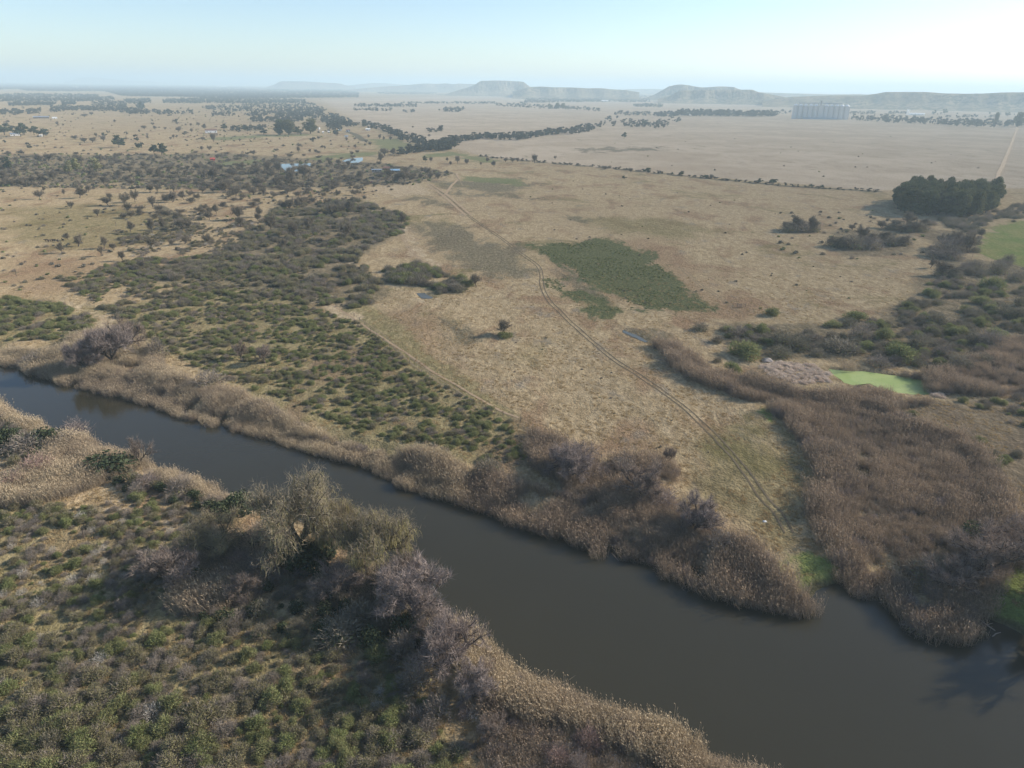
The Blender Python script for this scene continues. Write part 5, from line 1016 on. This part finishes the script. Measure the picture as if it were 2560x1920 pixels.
house('hut', 942, 430, 24, 7, 6, 'grey-walled hut with flat pale roof beside the homestead trees', plain_mat('grey_wall', (.30, .28, .25)), ZINC, 'hut', pitch=.15)
house('shed', 988, 430, 22, 7, 7, 'blue-grey metal roofed shed against the homestead trees', WOOD, plain_mat('blue_sheet', (.24, .38, .50), .4), 'shed', pitch=.4)
house('shed', 966, 424, 16, 7, 6, 'rust-brown roofed shed between the two homestead roofs', WOOD, BROWNR, 'shed', pitch=.5)
house('warehouse', 1512, 254, 17, 3.5, 30, 'long white warehouse under the far hills in the centre', WHITE, WHITE, 'warehouse', wins=4)
house('warehouse', 556, 217, 24, 2.4, 40, 'long white warehouse in the far woods at left', WHITE, WHITE, 'warehouse', wins=4)
house('shed', 2292, 288, 34, 5, 14, 'long white shed right of the grain silo', WHITE, WHITE, 'shed', wins=4)
house('farmhouse', 316, 274, 6, 3, 10, 'white farmhouse at the edge of the far green wood', WHITE, WHITE)
house('farmhouse', 1724, 288, 6, 3, 10, 'white house among the trees left of the grain silo', WHITE, WHITE)
def tank(x, y, wpx, hpx, label, name='water_tank', cat='water tank', legs=True):
    g = spot(x, y); w, h = metres(g, wpx, hpx); root = empty(name, g); tag(root, label, cat); bm = bmesh.new(); z0 = h * .35 if legs else 0
    lathe(bm, [(w / 2, z0), (w / 2, h * .93)], 20); bm_obj('tank', bm, WHITE, root); bm = bmesh.new(); lathe(bm, [(w / 2 * 1.03, h * .935), (w * .1, h)], 20); bm_obj('lid', bm, WHITE, root)
    if legs:
        for i in range(4):
            a_ = math.pi / 4 + i * math.pi / 2; bm = bmesh.new(); cx, cy = math.cos(a_) * w * .36, math.sin(a_) * w * .36; box(bm, cx - .15, cx + .15, cy - .15, cy + .15, -.3, z0 - .01); bm_obj('leg', bm, STEEL, root)
tank(798, 327, 5, 8, 'white tank on legs right of the tall dark gum')
tank(2267, 287, 3.5, 12, 'slim white silo tower at the left end of the white shed', 'silo_tower', 'silo', False); tank(2271.5, 287, 3, 11, 'second slim silo tower touching the white shed', 'silo_tower', 'silo', False)
for i, x in enumerate((586, 590, 594)): tank(x, 214.5, 2.2, 5, 'pale far tower on the left skyline, ' + ('leftmost', 'middle', 'rightmost')[i] + ' of three', 'far_tower', 'tower', False)
def mast(x, y, hpx, label):
    g = G([(x, 214.5)])[0]; d = 12100 / np.linalg.norm(g); g = g * d; zt = float(np.linalg.norm(g)); ry = ray(np.array([x]), np.array([y - hpx]))[0]; top = H + ry[2] / math.hypot(ry[0], ry[1]) * zt
    root = empty('radio_mast', (g[0], g[1], 0)); tag(root, label, 'mast'); bm = bmesh.new(); lathe(bm, [(2.2, 60), (1.2, top)], 8); bm_obj('pole', bm, STEEL, root)
    bm = bmesh.new(); box(bm, -5, 5, -1, 1, top - 12, top - 9); bm_obj('crossarm', bm, STEEL, root)
mast(791, 203, 9, 'thin radio mast on top of the left mesa')
# car at the homestead
def car(x, y):
    g = spot(x, y); root = empty('parked_car', g, .25); tag(root, 'dark red pickup parked on bare ground left of the homestead', 'car'); red = plain_mat('car_paint', (.22, .025, .02), .3, .05)
    bm = bmesh.new(); box(bm, -2.4, 2.4, -.9, .9, .55, 1.05); box(bm, -.9, .9, -.8, .8, 1.051, 1.75); bmesh.ops.bevel(bm, geom=bm.edges[:], offset=.08, segments=2, affect='EDGES'); bm_obj('body', bm, red, root)
    bm = bmesh.new(); box(bm, -.7, .7, -.83, .83, 1.15, 1.62); box(bm, -.93, .93, -.65, .65, 1.15, 1.62); bm_obj('window', bm, DARKG, root)
    for sx in (-1.5, 1.5):
        for sy in (-.92, .92):
            bm = bmesh.new(); lathe(bm, [(.36, -.12), (.36, .12)], 16); bmesh.ops.rotate(bm, verts=bm.verts[:], matrix=Matrix.Rotation(math.pi / 2, 3, 'X')); bmesh.ops.translate(bm, verts=bm.verts[:], vec=(sx, sy, .36)); bm_obj('wheel', bm, DARKG, root)
car(930, 458)
# cattle
def cow_mesh():
    me = bpy.data.meshes.new('cow'); bm = bmesh.new(); sk = bm.verts.layers.skin.verify()
    pts = [((0, 0, 1.02), .30), ((.45, 0, 1.05), .33), ((.8, 0, 1.15), .25), ((1.05, 0, 1.35), .17), ((1.35, 0, 1.28), .13), ((1.55, 0, 1.12), .08), ((-.45, 0, 1.05), .33), ((-.8, 0, 1.08), .26), ((-.98, 0, 1.12), .06), ((-1.05, 0, .6), .03)]
    vs = [bm.verts.new(p) for p, r_ in pts]
    for v, (p, r_) in zip(vs, pts): v[sk].radius = (r_, r_)
    vs[0][sk].use_root = True
    for a_, b2 in ((0, 1), (1, 2), (2, 3), (3, 4), (4, 5), (0, 6), (6, 7), (7, 8), (8, 9)): bm.edges.new((vs[a_], vs[b2]))
    for i, sx in ((1, .5), (6, -.6)):
        for sy in (-.2, .2):
            q = vs[i]
            for p, r_ in (((sx, sy, .75), .15), ((sx + (.04 if sx > 0 else -.1), sy, .42), .08), ((sx, sy, .02), .06)):
                n_ = bm.verts.new(p); n_[sk].radius = (r_, r_); bm.edges.new((q, n_)); q = n_
    bm.to_mesh(me); bm.free(); o = bpy.data.objects.new('cow', me); col.objects.link(o); o.modifiers.new('skin', 'SKIN'); o.modifiers.new('sub', 'SUBSURF').levels = 1
    dg = bpy.context.evaluated_depsgraph_get(); m2 = bpy.data.meshes.new_from_object(o.evaluated_get(dg)); bpy.data.objects.remove(o); m2.materials.clear(); m2.materials.append(plain_mat('cow_hide', (.05, .032, .025), .8)); return m2
COW = cow_mesh()
for i, (x, y, lb) in enumerate([(117, 604, 'leftmost dark cow grazing on the open grass at left'), (125, 605, 'second dark cow from the left of the grazing herd'), (135, 604, 'dark cow in the middle of the grazing herd'), (145, 605, 'dark cow right of the middle of the grazing herd'), (158, 603, 'rightmost dark cow, nearest the thorn trees')]):
    o = link_mesh('cow', COW); o.location = spot(x, y); o.rotation_euler = (0, 0, random.uniform(-.5, 3.5)); tag(o, lb, 'cow', 'cattle grazing on the open grass')
# fences
def fence(name, px, step, label, hgt=1.25, wires=4, lean=.05):
    P = catmull(G(px), step); root = empty(name, (P[0][0], P[0][1], 0)); tag(root, label, 'fence'); post = None; z = height(P)
    for i, (x, y) in enumerate(P):
        if post is None:
            bm = bmesh.new(); lathe(bm, [(.075, -.3), (.065, hgt)], 8); post = bm_obj('post', bm, WOOD, root)
        else: post = post.copy(); col.objects.link(post); post.parent = root
        post.location = (x - P[0][0], y - P[0][1], z[i]); post.rotation_euler = (random.gauss(0, lean), random.gauss(0, lean), 0)
    bm = bmesh.new()
    for k in range(wires):
        for i in range(len(P) - 1):
            a_ = Vector((P[i][0] - P[0][0], P[i][1] - P[0][1], z[i] + .25 + k * .28)); b2 = Vector((P[i + 1][0] - P[0][0], P[i + 1][1] - P[0][1], z[i + 1] + .25 + k * .28)); w = .012
            v = [bm.verts.new(p) for p in (a_ + Vector((0, 0, w)), a_ - Vector((0, 0, w)), b2 - Vector((0, 0, w)), b2 + Vector((0, 0, w)))]; bm.faces.new(v)
    bm_obj('wire', bm, STEEL, root); return root
fence('wire_fence', D([(765, 682), (885, 785), (1010, 868), (1125, 912)]), 6.0, 'wire fence on wooden posts between the green shrubs and the dry field')
fence('wire_fence', [(1440, 1118), (1462, 1120)], .9, 'three short wooden posts at the edge of the reeds in the dry field', 1.5, 1)
fence('wire_fence', Z(1700, 500, .389, [(1760, 780), (1790, 650), (1840, 480), (1900, 300), (1950, 150), (2010, 60)]), 9.0, 'long wire fence running up the right side past the grove')
def gate(x, y, label):
    g = spot(x, y); root = empty('metal_gate', g, random.uniform(-.4, .4)); tag(root, label, 'gate'); bm = bmesh.new()
    for z_ in (.2, .75, 1.3): box(bm, -1.6, 1.6, -.04, .04, z_, z_ + .09)
    bm_obj('rail', bm, WOOD, root)
    for x_ in (-1.65, 1.65): bm = bmesh.new(); box(bm, x_ - .06, x_ + .06, -.06, .06, -.2, 1.6); bm_obj('post', bm, WOOD, root)
gate(1842, 769, 'left of two dark metal gates standing alone in the dry field'); gate(1853, 768, 'right of two dark metal gates standing alone in the dry field')
def pole(x, y, hpx, label):
    g = spot(x, y); w, h = metres(g, 1, hpx); root = empty('dead_tree', g); tag(root, label, 'tree'); t = tubes('trunk', [([(0, 0, -.2), (.05, 0, h * .5), (.1, .05, h)], (.12, .09, .04)), ([(.05, 0, h * .55), (.3, .1, h * .8), (.5, .1, h * .92)], (.06, .04, .02)), ([(.06, 0, h * .65), (-.3, 0, h * .85), (-.45, .1, h)], (.05, .03, .015))], M['bark']); link_mesh('trunk', t, root)
pole(290, 566, 12, 'thin dead tree stump standing alone on the grassy plain'); pole(41, 690, 18, 'thin dead trunk on the far bank near the left edge'); pole(460, 655, 22, 'thin dead forked tree in the grey scrub'); pole(210, 1345, 34, 'thin dead forked tree in the sandy near scrub')
pole(322, 413, 30, 'tall thin dead trunk in the brushwood, right of two'); pole(268, 412, 24, 'tall thin dead trunk in the brushwood, left of two')
# stone, drifting branch, floating plant
def rock(x, y, s, mat, label):
    g = spot(x, y); bm = bmesh.new(); bmesh.ops.create_icosphere(bm, subdivisions=3, radius=1); r = np.random.default_rng(4)
    for v in bm.verts: n_ = v.co.copy(); v.co *= 1 + .18 * math.sin(3.1 * n_.x + 1) * math.cos(4.3 * n_.y) + .06 * r.normal()
    for v in bm.verts: v.co = Vector((v.co.x * s, v.co.y * s * .7, max(v.co.z, -.3) * s * .5))
    o = bm_obj('stone', bm, mat, None, True); o.location = g; tag(o, label, 'stone')
rock(1912, 1304, .42, WHITE, 'white stone in the dry grass left of the track end'); 
ms = plain_mat('spoil_stone', (.33, .28, .24), .9, .3, 1.0); rock(1918, 903, 1.9, ms, 'pale spoil heap at the top left of the reed litter')
def driftwood(x, y):
    g = G([(x, y)], WL)[0]; t = tubes('driftwood', [([(-2.0, 1.8, .9), (-1.2, 1.0, .45), (-.3, .2, .05), (.1, -.2, -.3)], (.12, .11, .09, .05)), ([(-1.2, 1.0, .45), (-.2, 1.1, .7)], (.07, .03)), ([(-1.6, -1.3, -.1), (-.7, -.8, .18), (.3, -.5, .22)], (.1, .1, .04))], plain_mat('driftwood', (.26, .21, .17), .9))
    o = link_mesh('driftwood', t); o.location = (g[0], g[1], WL); tag(o, 'broken driftwood branch lying in shallow water by the green lawn', 'driftwood')
driftwood(2492, 1578)
def floating():
    g = G([(775, 1130)], WL)[0]; me = shrub(930, M['yellow'], 200, .16, 60, .5, M['twig'], 4); SHW[me.name] = proto_width(me); o = link_mesh('water_plant', me); o.location = (g[0], g[1], WL); o.scale = (2.6, 1.6, 2.8); tag(o, 'small yellow-green plant growing out of the river near the far bank', 'water plant')
floating()
# ------------------------------------------------------------------ the air
def haze_box():
    t = NT('haze_air'); v = t.n('ShaderNodeVolumePrincipled'); v.inputs['Color'].default_value = (*HAZE_COLOR, 1)
    v.inputs['Density'].default_value = HAZE_DENSITY; v.inputs['Anisotropy'].default_value = HAZE_ANISO
    t.l(v.outputs[0], t.out.inputs['Volume'])
    bm = bmesh.new(); bmesh.ops.create_cube(bm, size=1.0); me = bpy.data.meshes.new('haze'); bm.to_mesh(me); bm.free(); me.materials.append(t.m)
    o = link_mesh('haze', me); o.scale = (96000, 96000, 245 + 5); o.location = (0, 0, 245 - 125.0); tag(o, kind='stuff'); return o
haze_box()
